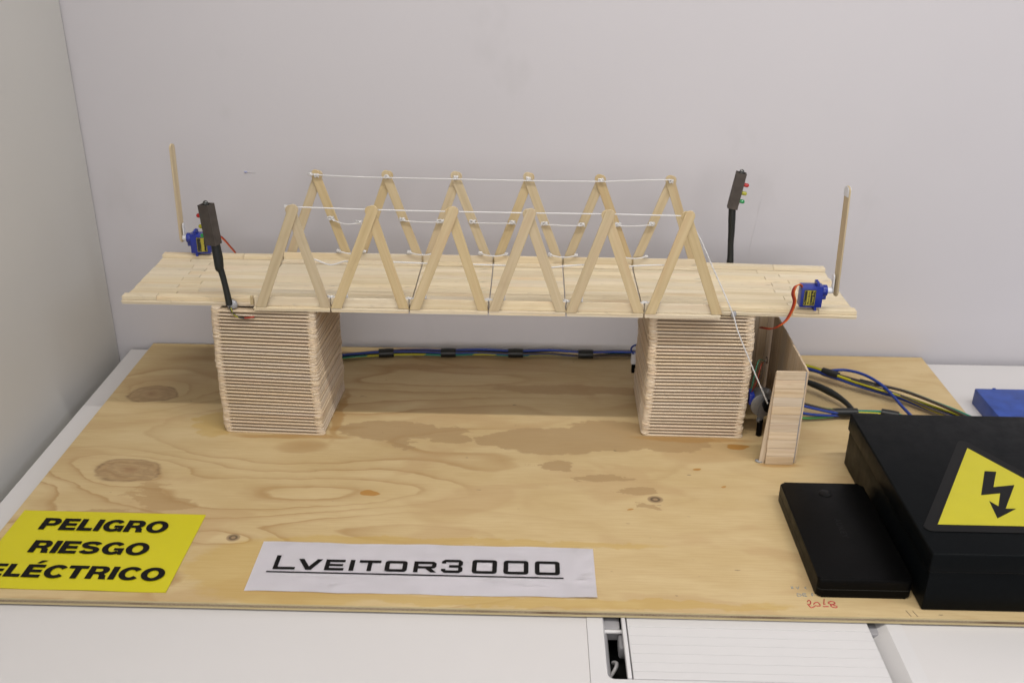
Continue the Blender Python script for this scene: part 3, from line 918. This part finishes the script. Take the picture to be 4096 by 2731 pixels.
tl = traffic_light((-.3100, .9610, ZD + .004),
    [(-.3090, .9600, .1520), (-.3102, .9600, .1640), (-.3118, .9600, .1780), (-.3138, .9600, .1900), (-.3150, .9600, .1925), (-.3152, .9600, .2040), (-.3164, .9600, .2195)],
    [.0037, .0033, .0031, .0034, .0046, .0050, .0045],
    (-.3180, .9600, .2180), (-.3212, .9600, .2600), .0125, .0108, math.radians(158), (.72, .45, .22),
    "brown traffic light at the front edge of the bridge's left end", .0022)
blob("glue_blob", (-.3070, .9625, .1512), .0052, GLUE, tl, (1.15, .7, 1.05), .2, 2, 2)
tube("lead", [(-.3090, .9595, .150), (-.3060, .9570, .1440), (-.3010, .9560, .1402), (-.2940, .9560, .1385), (-.2885, .9565, .1390)], .00095, W_BLK, tl, 7, 4)
tube("lead", [(-.2935, .9556, .1388), (-.2885, .9562, .1393), (-.2835, .9568, .1400)], .00085, W_RED, tl, 7, 4)
tube("lead", [(-.3078, .9588, .149), (-.3050, .9562, .1430), (-.3000, .9550, .1398)], .0005, W_YEL, tl, 6, 4)
traffic_light((.2360, 1.1065, .1520),
    [(.2358, 1.1065, .1500), (.2357, 1.1065, .1600), (.2343, 1.1065, .1760), (.2337, 1.1065, .1900), (.2325, 1.1065, .2080), (.2315, 1.1065, .2220)],
    [.0046, .0037, .0034, .0037, .0042, .0040],
    (.2315, 1.1065, .2200), (.2378, 1.1065, .2612), .0116, .0105, math.radians(-8), (.69, .46, .23),
    "black-poled traffic light behind the bridge's right end, lamps facing right")

# ================================================================== BARRIERS WITH SERVOS
def barrier(x_in, s, yc, zc, arm_x, arm_tilt, z0, z1, label, white_tip):
    """s: +1 axis points to the right. x_in: inner end of the case; yc, zc: centre of the case"""
    t = thing("barrier_gate", (x_in + s * .011, yc, zc - .012), label, "barrier", "barriers at the bridge ends")
    X = lambda a, b: (min(x_in + s * a, x_in + s * b), max(x_in + s * a, x_in + s * b))
    a, b = X(0, .0225)
    case = box("servo_case", a, b, yc - .006, yc + .006, zc - .0114, zc + .0114, SERVO_BLUE, t, .0006, 2)
    a, b = X(.0152, .0177)
    for sg in (-1, 1):
        bm = bmesh.new()
        o = [(-.0059, 0), (.0059, 0), (.0059, .0035), (.0020, .0048), (.0012, .0030), (-.0012, .0030), (-.0020, .0048), (-.0059, .0035)]
        prism_bm(bm, o, -.00125, .00125, .0002)
        M = T((a + b) / 2, yc, zc + sg * .01145) @ Matrix(((0, 0, 1, 0), (1, 0, 0, 0), (0, sg, 0, 0), (0, 0, 0, 1)))
        link("mounting_tab", finish(bm, SERVO_BLUE), t, M)
    zax = zc + .0055
    xa = x_in + s * .0225
    link("gear_turret", cyl_mesh(.0059, .0046, SERVO_BLUE, 28, .0004, 'X'), t, T(xa + s * .0022, yc, zax))
    link("gear_turret", cyl_mesh(.0029, .0044, SERVO_BLUE, 20, .0004, 'X'), t, T(xa + s * .0021, yc, zax - .0072))
    link("horn_hub", cyl_mesh(.0034, .0052, HORN, 20, .0004, 'X'), t, T(xa + s * .0068, yc, zax))
    # horn arm glued along the stick
    hm = stick_mesh(.0210, .0056, .0014, HORN, True, True, .0003)
    xs_ = arm_x - s * .0022
    Mr = Matrix(((0, 0, 1, 0), (0, 1, 0, 0), (-1, 0, 0, 0), (0, 0, 0, 1)))
    link("horn", hm, t, T(xs_, yc, zax + .0075) @ Matrix.Rotation(arm_tilt, 4, 'Y') @ Mr)
    L = z1 - z0
    am = stick_mesh(L, .0100, .0019, WOOD, True, True)
    M = T(arm_x, yc, (z0 + z1) / 2) @ Matrix.Rotation(arm_tilt, 4, 'Y') @ Matrix.Rotation(math.radians(11) * s, 4, 'Z') @ Mr
    link("arm", am, t, M)
    if white_tip:
        tm = stick_mesh(.0105, .0090, .0006, HORN, True, False, .0002)
        link("white_tip", tm, t, M @ T(-L / 2 + .0055, 0, s * .0014 * -1))
        link("white_tip", tm, t, M @ T(-L / 2 + .0055, 0, s * .0014))
    # gold and black label on the side facing the camera
    la, lb = X(.0030, .0150)
    yf = yc - .00612
    lab = box("label", la, lb, yf - .0001, yf + .0001, zc - .0093, zc + .0080, LABEL_K, t)
    fx = lambda u: x_in + s * u
    def strip(name, u0, u1, zz0, zz1, mt, dy):
        p, q = sorted((fx(u0), fx(u1)))
        box(name, p, q, yf - .0001 - dy, yf - dy, zz0, zz1, mt, lab)
    strip("label_band", .0062, .0098, zc - .0084, zc + .0071, LABEL_Y, .0002)
    for (u0, u1, za, zb) in ((.0034, .0146, zc + .0071, zc + .0075), (.0034, .0146, zc - .0090, zc - .0086),):
        strip("label_border", u0, u1, za, zb, LABEL_Y, .00015)
    strip("label_border", .0034, .0037, zc - .0084, zc + .0069, LABEL_Y, .00015)
    strip("label_border", .0143, .0146, zc - .0084, zc + .0069, LABEL_Y, .00015)
    RX = Matrix.Rotation(math.pi / 2, 4, 'X')
    for (u, txt, w, h, mt) in ((.0108, "Tower Pro", .0146, .0026, LABEL_Y), (.0069, "Micro Servo", .0140, .0020, LABEL_K), (.0043, "9g", .0040, .0013, LABEL_Y)):
        zz = zc - .0075
        ux = fx(u) + (0 if s > 0 else 0)
        # lettering reads upwards along the case
        M2 = T(ux if s > 0 else ux, yf - .00042, zz) @ RX @ Matrix.Rotation(math.pi / 2, 4, 'Z')
        fit_text("lettering", txt, mt, lab, M2 @ T(0, -h if s > 0 else -h, 0), w, h, 0.015)
    return t

bR = barrier(.2812, 1, .9680, .1710, .3160, math.radians(-1.8), .1705, .2872, "barrier at the bridge's right end, arm raised, with white-tipped stick", True)
bL = barrier(-.3660, -1, 1.0965, .1712, -.3980, math.radians(0.9), .1715, .2864, "raised barrier on the bridge's far left corner, behind the brown traffic light", False)
# servo leads
path = [(.2815, .9640, .1810), (.2794, .9600, .1845), (.2763, .9570, .1865), (.2722, .9555, .1848), (.2707, .9550, .1784), (.2720, .9550, .1737), (.2734, .9550, .1690), (.2723, .9550, .1604), (.2681, .9555, .1483), (.2619, .9570, .1410), (.2560, .9650, .1335), (.2500, .9850, .1262)]
for k, mt in enumerate((W_ORG, W_RED, W_DRED)):
    dx = (k - 1) * .00105
    tube("servo_lead", [(x - dx * (.4 if i < 3 else 1), y + .0007 * (k - 1), z - dx * .6) for i, (x, y, z) in enumerate(path)], .00066, mt, bR, 7, 5)
for k, mt in enumerate((W_ORG, W_RED, W_DRED)):
    dz = (k - 1) * .0009
    tube("servo_lead", [(-.3660, 1.0960, .1800 + dz), (-.3600, 1.099, .1800 + dz), (-.3540, 1.103, .1745 + dz), (-.3470, 1.107, .1620 + dz), (-.3420, 1.1095, .1520 + dz), (-.3400, 1.1100, .1380)], .00066, mt, bL, 7, 5)

# ================================================================== WINCH
wh = thing("winch_housing", (.2700, .9300, 0), "wooden slat housing standing beside the right pier", "winch housing")
for k in range(11):
    h = .1095 / 11
    me = stick_mesh(.0298 + random.uniform(-.0005, .0005), h - .00022, .0020, WOOD_RAW, False, False, .00028)
    M = T(.2688 + random.uniform(-.0003, .0003), .9146 + random.uniform(-.00015, .00015), (k + .5) * h) @ Matrix.Rotation(math.pi / 2, 4, 'X')
    link("slat", me, wh, M)
for k in range(15):
    me = stick_mesh(.1085 + random.uniform(-.0006, .0006), .0098, .0020, WOOD_RAW, False, False, .00028)
    y = .9170 + .0049 + k * .0100
    M = T(.2862, y, .0543) @ Matrix(((0, 0, 1, 0), (0, 1, 0, 0), (-1, 0, 0, 0), (0, 0, 0, 1)))
    link("side_slat", me, wh, M)
for k in range(5):
    me = stick_mesh(.1440 + random.uniform(-.0006, .0006), .0098, .0020, WOOD_RAW, False, False, .00028)
    M = T(.2440 + .0100 * k, 1.0705, .0722) @ Matrix(((0, 1, 0, 0), (0, 0, 1, 0), (1, 0, 0, 0), (0, 0, 0, 1)))
    link("back_slat", me, wh, M)
me = stick_mesh(.1080, .0062, .0020, WOOD_RAW, True, False)
link("brace", me, wh, T(.2540, .9172, .0530) @ Matrix.Rotation(math.radians(3.3), 4, 'Y') @ Matrix(((0, 1, 0, 0), (0, 0, 1, 0), (1, 0, 0, 0), (0, 0, 0, 1))))
tube("glue_line", [(.2842, .9160, .1080), (.2842, .9158, .0600), (.2843, .9160, .0020)], .0009, GLUE, wh, 6, 4)
blob("glue_blob", (.2500, .9190, .0012), .0042, GLUE, wh, (1.3, .8, .35), .3, 2, 9)

mx, my, mz = .2612, .9750, .0372
mo = thing("stepper_motor", (mx, my, 0.02), "silver geared motor tucked between the right pier and slat housing", "motor")
link("body", cyl_mesh(.0140, .0185, METAL, 40, .0006, 'Y'), mo, T(mx, my + .0095, mz))
e = Vector((.264 - .2586, .0551 - .0187)).normalized()
bm = bmesh.new()
ang = math.atan2(e.y, e.x)
pts = []
for sgn in (0, math.pi):
    for i in range(9):
        a = sgn - math.pi / 2 + math.pi * i / 8
        pts.append((math.cos(sgn) * .0178 + .0036 * math.cos(a), .0036 * math.sin(a)))
prism_bm(bm, pts, -.0005, .0005)
link("mounting_ear", finish(bm, METAL, 40), mo, T(mx, my - .0006, mz) @ Matrix.Rotation(math.pi / 2, 4, 'X') @ Matrix.Rotation(ang, 4, 'Z'))
for sg in (-1, 1):
    link("screw", cyl_mesh(.0024, .0022, METAL, 16, .0005, 'Y'), mo, T(mx + sg * e.x * .0178, my - .002, mz + sg * e.y * .0178))
link("pulley", cyl_mesh(.0058, .0100, BLACK_P, 24, .0008, 'Y'), mo, T(mx + .0020, my - .0110, mz + .0055))
box("wire_cap", mx - .0160, mx - .0105, my + .001, my + .0155, mz + .0000, mz + .0130, SERVO_BLUE, mo, .0008, 2)
link("foot", cyl_mesh(.0032, .020, BLACK_P, 14, .0003, 'Z'), mo, T(mx - .0015, my - .0005, .0103))  # support coloured black to stand in for the shadow below the motor
for k, (mt, dx) in enumerate(((W_DRED, 0), (W_GRN, -.0035), (W_BRN, .004))):
    tube("lead", [(mx - .0140, my + .008, mz + .010), (mx - .010 + dx, my + .004, mz + .026 + .003 * k), (mx - .004 + dx, my + .014, mz + .044 + .004 * k), (mx + .010, my + .045, mz + .030)], .0005, mt, mo, 6, 6)

# ================================================================== CABLES
def bundle(name, label, route, mats, r, spreads, tapes, taper=None, seed=1):
    rr = random.Random(seed)
    t = thing(name, (route[0][0], route[0][1], 0), label, "cable")
    n = len(route)
    for k, mt in enumerate(mats):
        ph = rr.uniform(0, 6.28)
        pts = []
        for i, (x, y, z) in enumerate(route):
            u = i / (n - 1)
            sp_ = spreads[i] if isinstance(spreads, list) else spreads
            a = ph + u * rr.uniform(3.0, 3.4) + k * 2 * math.pi / len(mats)
            px, py = route[min(i + 1, n - 1)][0] - route[max(i - 1, 0)][0], route[min(i + 1, n - 1)][1] - route[max(i - 1, 0)][1]
            ln = math.hypot(px, py) or 1
            nx, ny = -py / ln, px / ln
            o1, o2 = math.cos(a) * sp_, math.sin(a) * sp_
            pts.append((x + nx * o1, y + ny * o1, max(z + o2 * .8, r * 1.02)))
        tube("wire", pts, r, mt, t, 8, 6)
    for (p, q, rad) in tapes:
        tube("tape", [p, ((p[0] + q[0]) / 2, (p[1] + q[1]) / 2, (p[2] + q[2]) / 2), q], [rad * .97, rad * 1.04, rad * .97], TAPE, t, 12, 3)
    return t

route = [(-.300, 1.1300, .005), (-.245, 1.1400, .0050), (-.2150, 1.1490, .0052), (-.178, 1.1565, .0055), (-.138, 1.160, .0058), (-.099, 1.1605, .0055), (-.056, 1.1640, .006), (-.013, 1.1630, .0056), (.032, 1.166, .0062), (.0765, 1.1640, .0056), (.120, 1.168, .006), (.180, 1.166, .006), (.240, 1.160, .008), (.300, 1.140, .010), (.345, 1.124, .011)]
tp = []
for x in (-.178, -.099, -.013, .0765):
    j = min(range(len(route)), key=lambda i: abs(route[i][0] - x))
    a, b = route[j - 1], route[j + 1]
    d = Vector((b[0] - a[0], b[1] - a[1], 0)).normalized() * .0095
    tp.append(((x - d.x, route[j][1] - d.y, route[j][2]), (x + d.x, route[j][1] + d.y, route[j][2]), .0058))
bundle("cable_bundle", "taped bundle of coloured wires lying along the board's back edge", route,
       [W_BLUE, W_BLUE, W_BRN, W_YEL, W_GRN, W_BLK, W_BRN], .00155, .0036, tp, seed=4)
route = [(.292, 1.138, .010), (.320, 1.130, .013), (.3503, 1.121, .013), (.3697, 1.106, .013), (.395, 1.0870, .012), (.418, 1.0720, .012), (.4449, 1.0565, .011), (.4720, 1.0300, .010), (.4955, 1.0050, .010), (.510, .970, .014), (.512, .935, .020), (.505, .9195, .024)]
b2 = bundle("cable_bundle", "wires curving from behind the winch to the back of the black box", route,
       [W_BLUE, W_YEL, W_BRN, W_GRN, W_BLK, W_BRN, W_BLUE, W_YEL], .00175, [.0036, .003, .003, .0028, .0036, .005, .006, .0065, .006, .005, .004, .002],
       [((.3640, 1.1120, .013), (.3800, 1.0990, .013), .0052), ((.4020, 1.0860, .012), (.4170, 1.0755, .012), .0046)], seed=9)
tube("wire", [(.3720, 1.1080, .016), (.3900, 1.1040, .019), (.4080, 1.0900, .020), (.4220, 1.0680, .018), (.4300, 1.0440, .014), (.4340, 1.0200, .012), (.4400, .9700, .014), (.4420, .9200, .020)], .0018, W_BLUE, b2, 8, 6)
b3 = bundle("cable_bundle", "wires gathered by black tape between the winch and the black box", [(.2890, 1.0180, .012), (.3180, 1.0150, .010), (.3450, 1.0155, .008), (.3620, 1.0165, .007), (.3800, 1.0175, .007), (.4100, 1.0200, .006), (.4300, 1.0100, .007), (.4450, .9700, .012), (.4470, .9200, .020)],
       [W_BLUE, W_YEL, W_GRN, W_BRN, W_LGRN, W_BLUE, W_BRN], .0016, [.013, .010, .0055, .0028, .0028, .003, .003, .003, .002], [((.3520, 1.0165, .0075), (.3800, 1.0180, .0075), .0054), ((.4080, 1.0200, .007), (.4260, 1.0130, .007), .0050)], seed=3)
cb = tube("power_lead", [(.2900, 1.1000, .010), (.3300, 1.0880, .012), (.3450, 1.0780, .012), (.3600, 1.0610, .011), (.3710, 1.0450, .009), (.3760, 1.0250, .008), (.3800, .9700, .008), (.3820, .9200, .012)], [.0026, .0026, .0040, .0044, .0032, .0029, .0026, .0026], SHRINK, None, 10, 5)
tag(cb, "thick black lead looping from the winch towards the black box", "cable")
# small plug hanging behind the right pier
pl = thing("wire_plug", (.1300, 1.0950, 0), "small white plug with a blue wire behind the right pier", "plug")
box("plug_body", .1272, .1337, 1.092, 1.098, .0270, .0400, HORN, pl, .0006, 1)
box("plug_tip", .1282, .1329, 1.0925, 1.0975, .0150, .0268, BLACK_P, pl, .0005, 1)
tube("wire", [(.1300, 1.0950, .0395), (.1268, 1.0955, .0440), (.1285, 1.0970, .0490), (.1420, 1.1100, .048)], .0011, W_BLUE, pl, 7, 5)

# ================================================================== BLACK BOX, POWER BANK, BLUE BLOCK
pb = thing("project_box", (.440, .802, 0), "large black electronics box with yellow high-voltage triangle", "box")
box("body", .3385, .5400, .6845, .9195, .0002, .0400, BLACK_BOX, pb, .0015, 2)
lid = box("lid", .3370, .5415, .6828, .9212, .0402, .0594, BLACK_BOX, pb, .0016, 3)
# triangular warning sticker
A, B_, C_ = Vector((.431, .8533)), Vector((.3555, .7237)), Vector((.5065, .7237))
cen = (A + B_ + C_) / 3
def tri_round(off, r, n=6):
    vs = [A, B_, C_]
    out = []
    for i, v in enumerate(vs):
        d = (v - cen).normalized()
        c = v + d * (off - 2 * r + r * 0) if off else v
        a0 = math.atan2(d.y, d.x)
        if r == 0:
            out.append((c.x, c.y)); continue
        for k in range(n + 1):
            a = a0 - math.radians(60) + math.radians(120) * k / n
            out.append((c.x + r * math.cos(a), c.y + r * math.sin(a)))
    return out
stk = shape2d("warning_sticker", [tri_round(.0200, .0060)], BLACK_GL, pb, T(0, 0, .0598), .00035)
shape2d("yellow_triangle", [tri_round(0, 0)], STICKER_Y, stk, T(0, 0, .06022), .00005)
bolt = [(.4307, .8114), (.4414, .8108), (.4278, .7842), (.4487, .7885), (.4243, .7497), (.4338, .7500), (.4107, .7343), (.4145, .7613), (.4195, .7534), (.4296, .7740), (.4110, .7704)]
shape2d("lightning_bolt", [bolt], BLACK_GL, stk, T(0, 0, .06032), .00004)

pk = thing("power_bank", (.295, .775, 0), "flat black power bank lying against the large black box", "power bank")
bm = bmesh.new()
prism_bm(bm, rrect(-.0405, .0405, -.0760, .0760, .0045, 6), -.0092, .0092, .0020, 3)
link("shell", finish(bm, BLACK_P, 40), pk, T(.2940, .7745, .0094))
bm = bmesh.new()
pts = rrect(-.04062, .04062, -.07612, .07612, .0045, 6)
prism_bm(bm, pts, -.0002, .0002)
link("seam", finish(bm, CAVITY, 40), pk, T(.2940, .7745, .0085))
link("button", cyl_mesh(.0062, .0006, BLACK_GL, 28, .0002, 'Z'), pk, T(.2935, .8320, .0187))
fit_text("lettering", "AUKEY", BLACK_GL, pk, T(.2905, .7900, .01866) @ Matrix.Rotation(-math.pi / 2, 4, 'Z'), .0300, .0060, 0.01, 0, 1.2)

bl = thing("blue_block", (.60, 1.03, ZT), "blue painted block on the table behind the black box", "block")
box("block", .5355, .6900, .985, 1.0752, ZT + .0003, ZT + .0203, BLUE_PAINT, bl, .0010, 2)
# torn paper-thin lip on its top edge
box("lip", .5560, .5600, 1.0744, 1.0750, ZT + .0203, ZT + .0212, BLUE_PAINT, bl)

# ================================================================== SIGNS
sg = thing("warning_sign", (-.392, .745, 0), "yellow danger sign with black lettering at the board's left corner", "sign")
bm = bmesh.new()
sx0, sx1, sy0, sy1 = -.4797, -.3040, .6862, .8018
nx_ = 16
vs = [[bm.verts.new((sx0 + (sx1 - sx0) * i / nx_ + .392, (sy0 if j == 0 else sy1) - .745 + (-.0012 * i / nx_), z + .0003 * (1 - j) * (1 + math.sin(i * .8)) )) for i in range(nx_ + 1)] for j in (0, 1) for z in (0.0001, 0.0006)]
b0, b1, t0, t1 = vs[0], vs[1], vs[2], vs[3]
for i in range(nx_):
    bm.faces.new((b1[i], b1[i + 1], t1[i + 1], t1[i]))
    bm.faces.new((b0[i], t0[i], t0[i + 1], b0[i + 1]))
    bm.faces.new((b0[i], b0[i + 1], b1[i + 1], b1[i]))
    bm.faces.new((t0[i], t1[i], t1[i + 1], t0[i + 1]))
bm.faces.new((b0[0], b1[0], t1[0], t0[0])); bm.faces.new((b0[-1], t0[-1], t1[-1], b1[-1]))
link("plate", finish(bm, YELLOW, 30), sg, T(-.392, .745, 0))
ZS = .00155
# heavy extended capitals drawn as outlines; unit = cap height
ST, BR = .285, .215
def arc(cx, cy, rx, ry, a0, a1, n=14):
    return [(cx + rx * math.cos(math.radians(a0 + (a1 - a0) * i / n)), cy + ry * math.sin(math.radians(a0 + (a1 - a0) * i / n))) for i in range(n + 1)]
def stroke(pts, w):
    """outline of a line of varying weight through pts; w: list of (half width)"""
    L, R = [], []
    for i, p in enumerate(pts):
        a, b = pts[max(i - 1, 0)], pts[min(i + 1, len(pts) - 1)]
        dx, dy = b[0] - a[0], b[1] - a[1]
        l = math.hypot(dx, dy) or 1
        L.append((p[0] - dy / l * w[i], p[1] + dx / l * w[i])); R.append((p[0] + dy / l * w[i], p[1] - dx / l * w[i]))
    return L + R[::-1]
def wts(pts):
    out = []
    for i in range(len(pts)):
        a, b = pts[max(i - 1, 0)], pts[min(i + 1, len(pts) - 1)]
        dx, dy = abs(b[0] - a[0]), abs(b[1] - a[1])
        k = dy / (math.hypot(dx, dy) or 1)
        out.append(BR / 2 + (ST - BR) / 2 * k * k)
    return out
def bowl(w, y0, y1):
    h = (y1 - y0) / 2
    o = [(0, y0)] + arc(w - h * 1.02, y0 + h, h * 1.02, h, -90, 90) + [(0, y1)]
    hi = h - BR * .92
    x1_ = w - ST
    inn = [(ST, y0 + BR * .92)] + arc(x1_ - hi, y0 + h, hi, hi, -90, 90, 8) + [(ST, y1 - BR * .92)]
    return o, inn[::-1]
def cap(ch):
    """-> width, list of filled shapes, each a list of loops"""
    if ch == 'I': return ST, [[[(0, 0), (ST, 0), (ST, 1), (0, 1)]]]
    if ch == 'L': return .72, [[[(0, 0), (.72, 0), (.72, BR * 1.1), (ST, BR * 1.1), (ST, 1), (0, 1)]]]
    if ch in 'E\u00c9':
        w = .80; m0, m1 = .5 - BR * .48, .5 + BR * .48
        sh = [[[(0, 0), (w, 0), (w, BR), (ST, BR), (ST, m0), (w * .93, m0), (w * .93, m1), (ST, m1), (ST, 1 - BR), (w * .98, 1 - BR), (w * .98, 1), (0, 1)]]]
        if ch != 'E': sh.append([[(.30, 1.10), (.46, 1.10), (.74, 1.33), (.46, 1.33)]])
        return w, sh
    if ch == 'T':
        w = .86; c = w / 2
        return w, [[[(c - ST / 2, 0), (c + ST / 2, 0), (c + ST / 2, 1 - BR * 1.05), (w, 1 - BR * 1.05), (w, 1), (0, 1), (0, 1 - BR * 1.05), (c - ST / 2, 1 - BR * 1.05)]]]
    if ch == 'P':
        w = .88; o, inn = bowl(w, .35, 1.0)
        return w, [[[(0, 0), (ST, 0), (ST, .35)] + o[1:], inn]]
    if ch == 'R':
        w = .92; o, inn = bowl(w * .97, .37, 1.0)
        leg = [(0, 0), (ST, 0), (ST, .37), (.46, .37), (.56, .30), (.60, 0), (.93, 0), (.88, .10), (.86, .28), (.74, .40)]
        return w, [[leg + [p for p in o[1:] if p[1] > .43], inn]]
    if ch == 'O':
        return 1.04, [[arc(.52, .5, .52, .52, 0, 350, 30), arc(.52, .5, .52 - ST, .52 - BR, 0, 350, 26)[::-1]]]
    if ch in 'CG':
        pts = arc(.51, .5, .51 - ST / 2, .52 - BR / 2, 38, 322 if ch == 'C' else 318, 26)
        sh = [[stroke(pts, wts(pts))]]
        if ch == 'G':
            sh.append([[(.55, .52), (1.00, .52), (1.00, .0), (.84, .0), (.76, .34), (.55, .34)]])
        return (1.0 if ch == 'G' else .90), sh
    if ch == 'S':
        pts = arc(.45, .73, .32, .18, 12, 180, 9) + [(.145, .66), (.22, .585), (.36, .54), (.55, .50), (.70, .44), (.77, .36)] + arc(.455, .285, .32, .185, -5, -168, 9)
        return .92, [[stroke(pts, wts(pts))]]
def line(txt, x, y, w, h, rot=0.0):
    gap = .085
    items = [cap(c) for c in txt]
    tot = sum(i[0] for i in items) + gap * (len(items) - 1)
    k = w / tot
    M = T(x, y, ZS) @ Matrix.Rotation(math.radians(rot), 4, 'Z')
    cx = 0.0
    for wd, shapes in items:
        for n_, loops in enumerate(shapes):
            shape2d("letter", [[((cx + px) * k, py * h) for px, py in lp] for lp in loops], INK, sg, M @ T(0, 0, .00004 * n_), .00002)
        cx += wd + gap
line("PELIGRO", -.4530, .7706, .1200, .0182, -.8)
line("RIESGO", -.4470, .7356, .1080, .0182, -.5)
line("EL\u00c9CTRICO", -.4705, .7010, .1578, .0178, -.6)

lb = thing("paper_label", (-.086, .725, 0), "white paper strip with the bridge's name, at the board's front edge", "label")
bm = bmesh.new()
px0, px1, py0, py1 = -.2383, .0650, .6898, .7602
nx_, ny_ = 30, 6
g = []
rp = random.Random(2)
for j in range(ny_ + 1):
    row = []
    for i in range(nx_ + 1):
        u, w_ = i / nx_, j / ny_
        x = px0 + (px1 - px0) * u; y = py0 + (py1 - py0) * w_
        if j in (0, ny_):
            y += .0005 * math.sin(u * 17 + j) + .0003 * math.sin(u * 41)
        z = .00022 + .0004 * max(0, (abs(w_ - .5) * 2) ** 4) * (0.5 + 0.5 * math.sin(u * 9 + (2 if j > 3 else 0))) + 0.00006 * math.sin(u * 23 + w_ * 3) ** 2
        if u > .9 and w_ < .3: z += .0016 * (u - .9) * 10 * (.3 - w_) / .3
        row.append(bm.verts.new((x + .086, y - .725, z)))
    g.append(row)
for j in range(ny_):
    for i in range(nx_):
        bm.faces.new((g[j][i], g[j][i + 1], g[j + 1][i + 1], g[j + 1][i]))
r_ = bmesh.ops.solidify(bm, geom=bm.faces[:], thickness=-0.00012)
link("paper", finish(bm, PAPER, 60), lb, T(-.086, .725, 0.0002))
ZP = .00115
BL = .7197
def glyph(loops):
    shape2d("letter", [[(x, y) for x, y in lp] for lp in loops], INK, lb, T(0, 0, ZP), .00003)
sw, sh_ = .0039, .0034      # stem and bar weight
def at(x, w, h, pts):
    return [(x + px, BL + py) for px, py in pts]
def L_(x, w, h): return [at(x, w, h, [(0, 0), (w, 0), (w, sh_), (sw, sh_), (sw, h), (0, h)])]
def V_(x, w, h): return [at(x, w, h, [(w / 2 - .0024, 0), (w / 2 + .0024, 0), (w, h), (w - .0047, h), (w / 2, .0047), (.0047, h), (0, h)])]
def E_(x, w, h):
    m0 = h / 2 - sh_ / 2.3; m1 = h / 2 + sh_ / 2.3
    return [at(x, w, h, [(0, 0), (w, 0), (w, sh_), (sw, sh_), (sw, m0), (w * .93, m0), (w * .93, m1), (sw, m1), (sw, h - sh_), (w, h - sh_), (w, h), (0, h)])]
def I_(x, w, h): return [at(x, w, h, [(0, 0), (w, 0), (w, h), (0, h)])]
def T_(x, w, h): return [at(x, w, h, [(w / 2 - sw / 2, 0), (w / 2 + sw / 2, 0), (w / 2 + sw / 2, h - sh_), (w, h - sh_), (w, h), (0, h), (0, h - sh_), (w / 2 - sw / 2, h - sh_)])]
def O_(x, w, h): return [at(x, w, h, rrect(0, w, 0, h, .0032, 4)), at(x, w, h, rrect(sw * 1.05, w - sw * 1.05, sh_, h - sh_, .0008, 3))[::-1]]
def R_(x, w, h):
    k = .0055
    return [at(x, w, h, [(0, 0), (sw, 0), (sw, k), (w * .50, k), (w - .0050, 0), (w, 0), (w - .0048, k), (w - .002, k + .0006), (w - .0004, k + .0026), (w - .0004, h - .0026), (w - .0030, h), (0, h)]),
            at(x, w, h, [(sw, k + sh_ * .9), (sw, h - sh_), (w - sw - .0006, h - sh_), (w - sw - .0004, h - sh_ - .0006), (w - sw - .0004, k + sh_ * .9 + .0005), (w - sw - .0008, k + sh_ * .9)])]
def three(x, w, h):
    c = h / 2
    return [at(x, w, h, [(0, .0028), (.0028, 0), (w - .003, 0), (w, .0028), (w, c - .0022), (w - .0020, c), (w, c + .0022), (w, h - .0028), (w - .003, h), (.0028, h), (0, h - .0028), (0, h - .0054), (sw, h - .0054), (sw, h - sh_),
            (w - sw, h - sh_), (w - sw, c + .0017), (w * .36, c + .0017), (w * .36, c - .0017), (w - sw, c - .0017), (w - sw, sh_), (sw, sh_), (sw, .0054), (0, .0054)])]
hs = .0152
glyph(L_(-.2208, .0196, .0197)); glyph(V_(-.2000, .0216, hs)); glyph(E_(-.1752, .0172, hs)); glyph(I_(-.1534, .0042, hs)); glyph(T_(-.1452, .0194, hs))
glyph(O_(-.1218, .0198, hs)); glyph(R_(-.0961, .0204, hs)); glyph(three(-.0716, .0190, .0186))
for x in (-.0443, -.0162, .0117):
    glyph(O_(x, .0222, .0192))
shape2d("underline", [[(-.2254, .7152), (.0369, .7148), (.0369, .7163), (-.2254, .7168)]], INK, lb, T(0, 0, ZP), .00003)
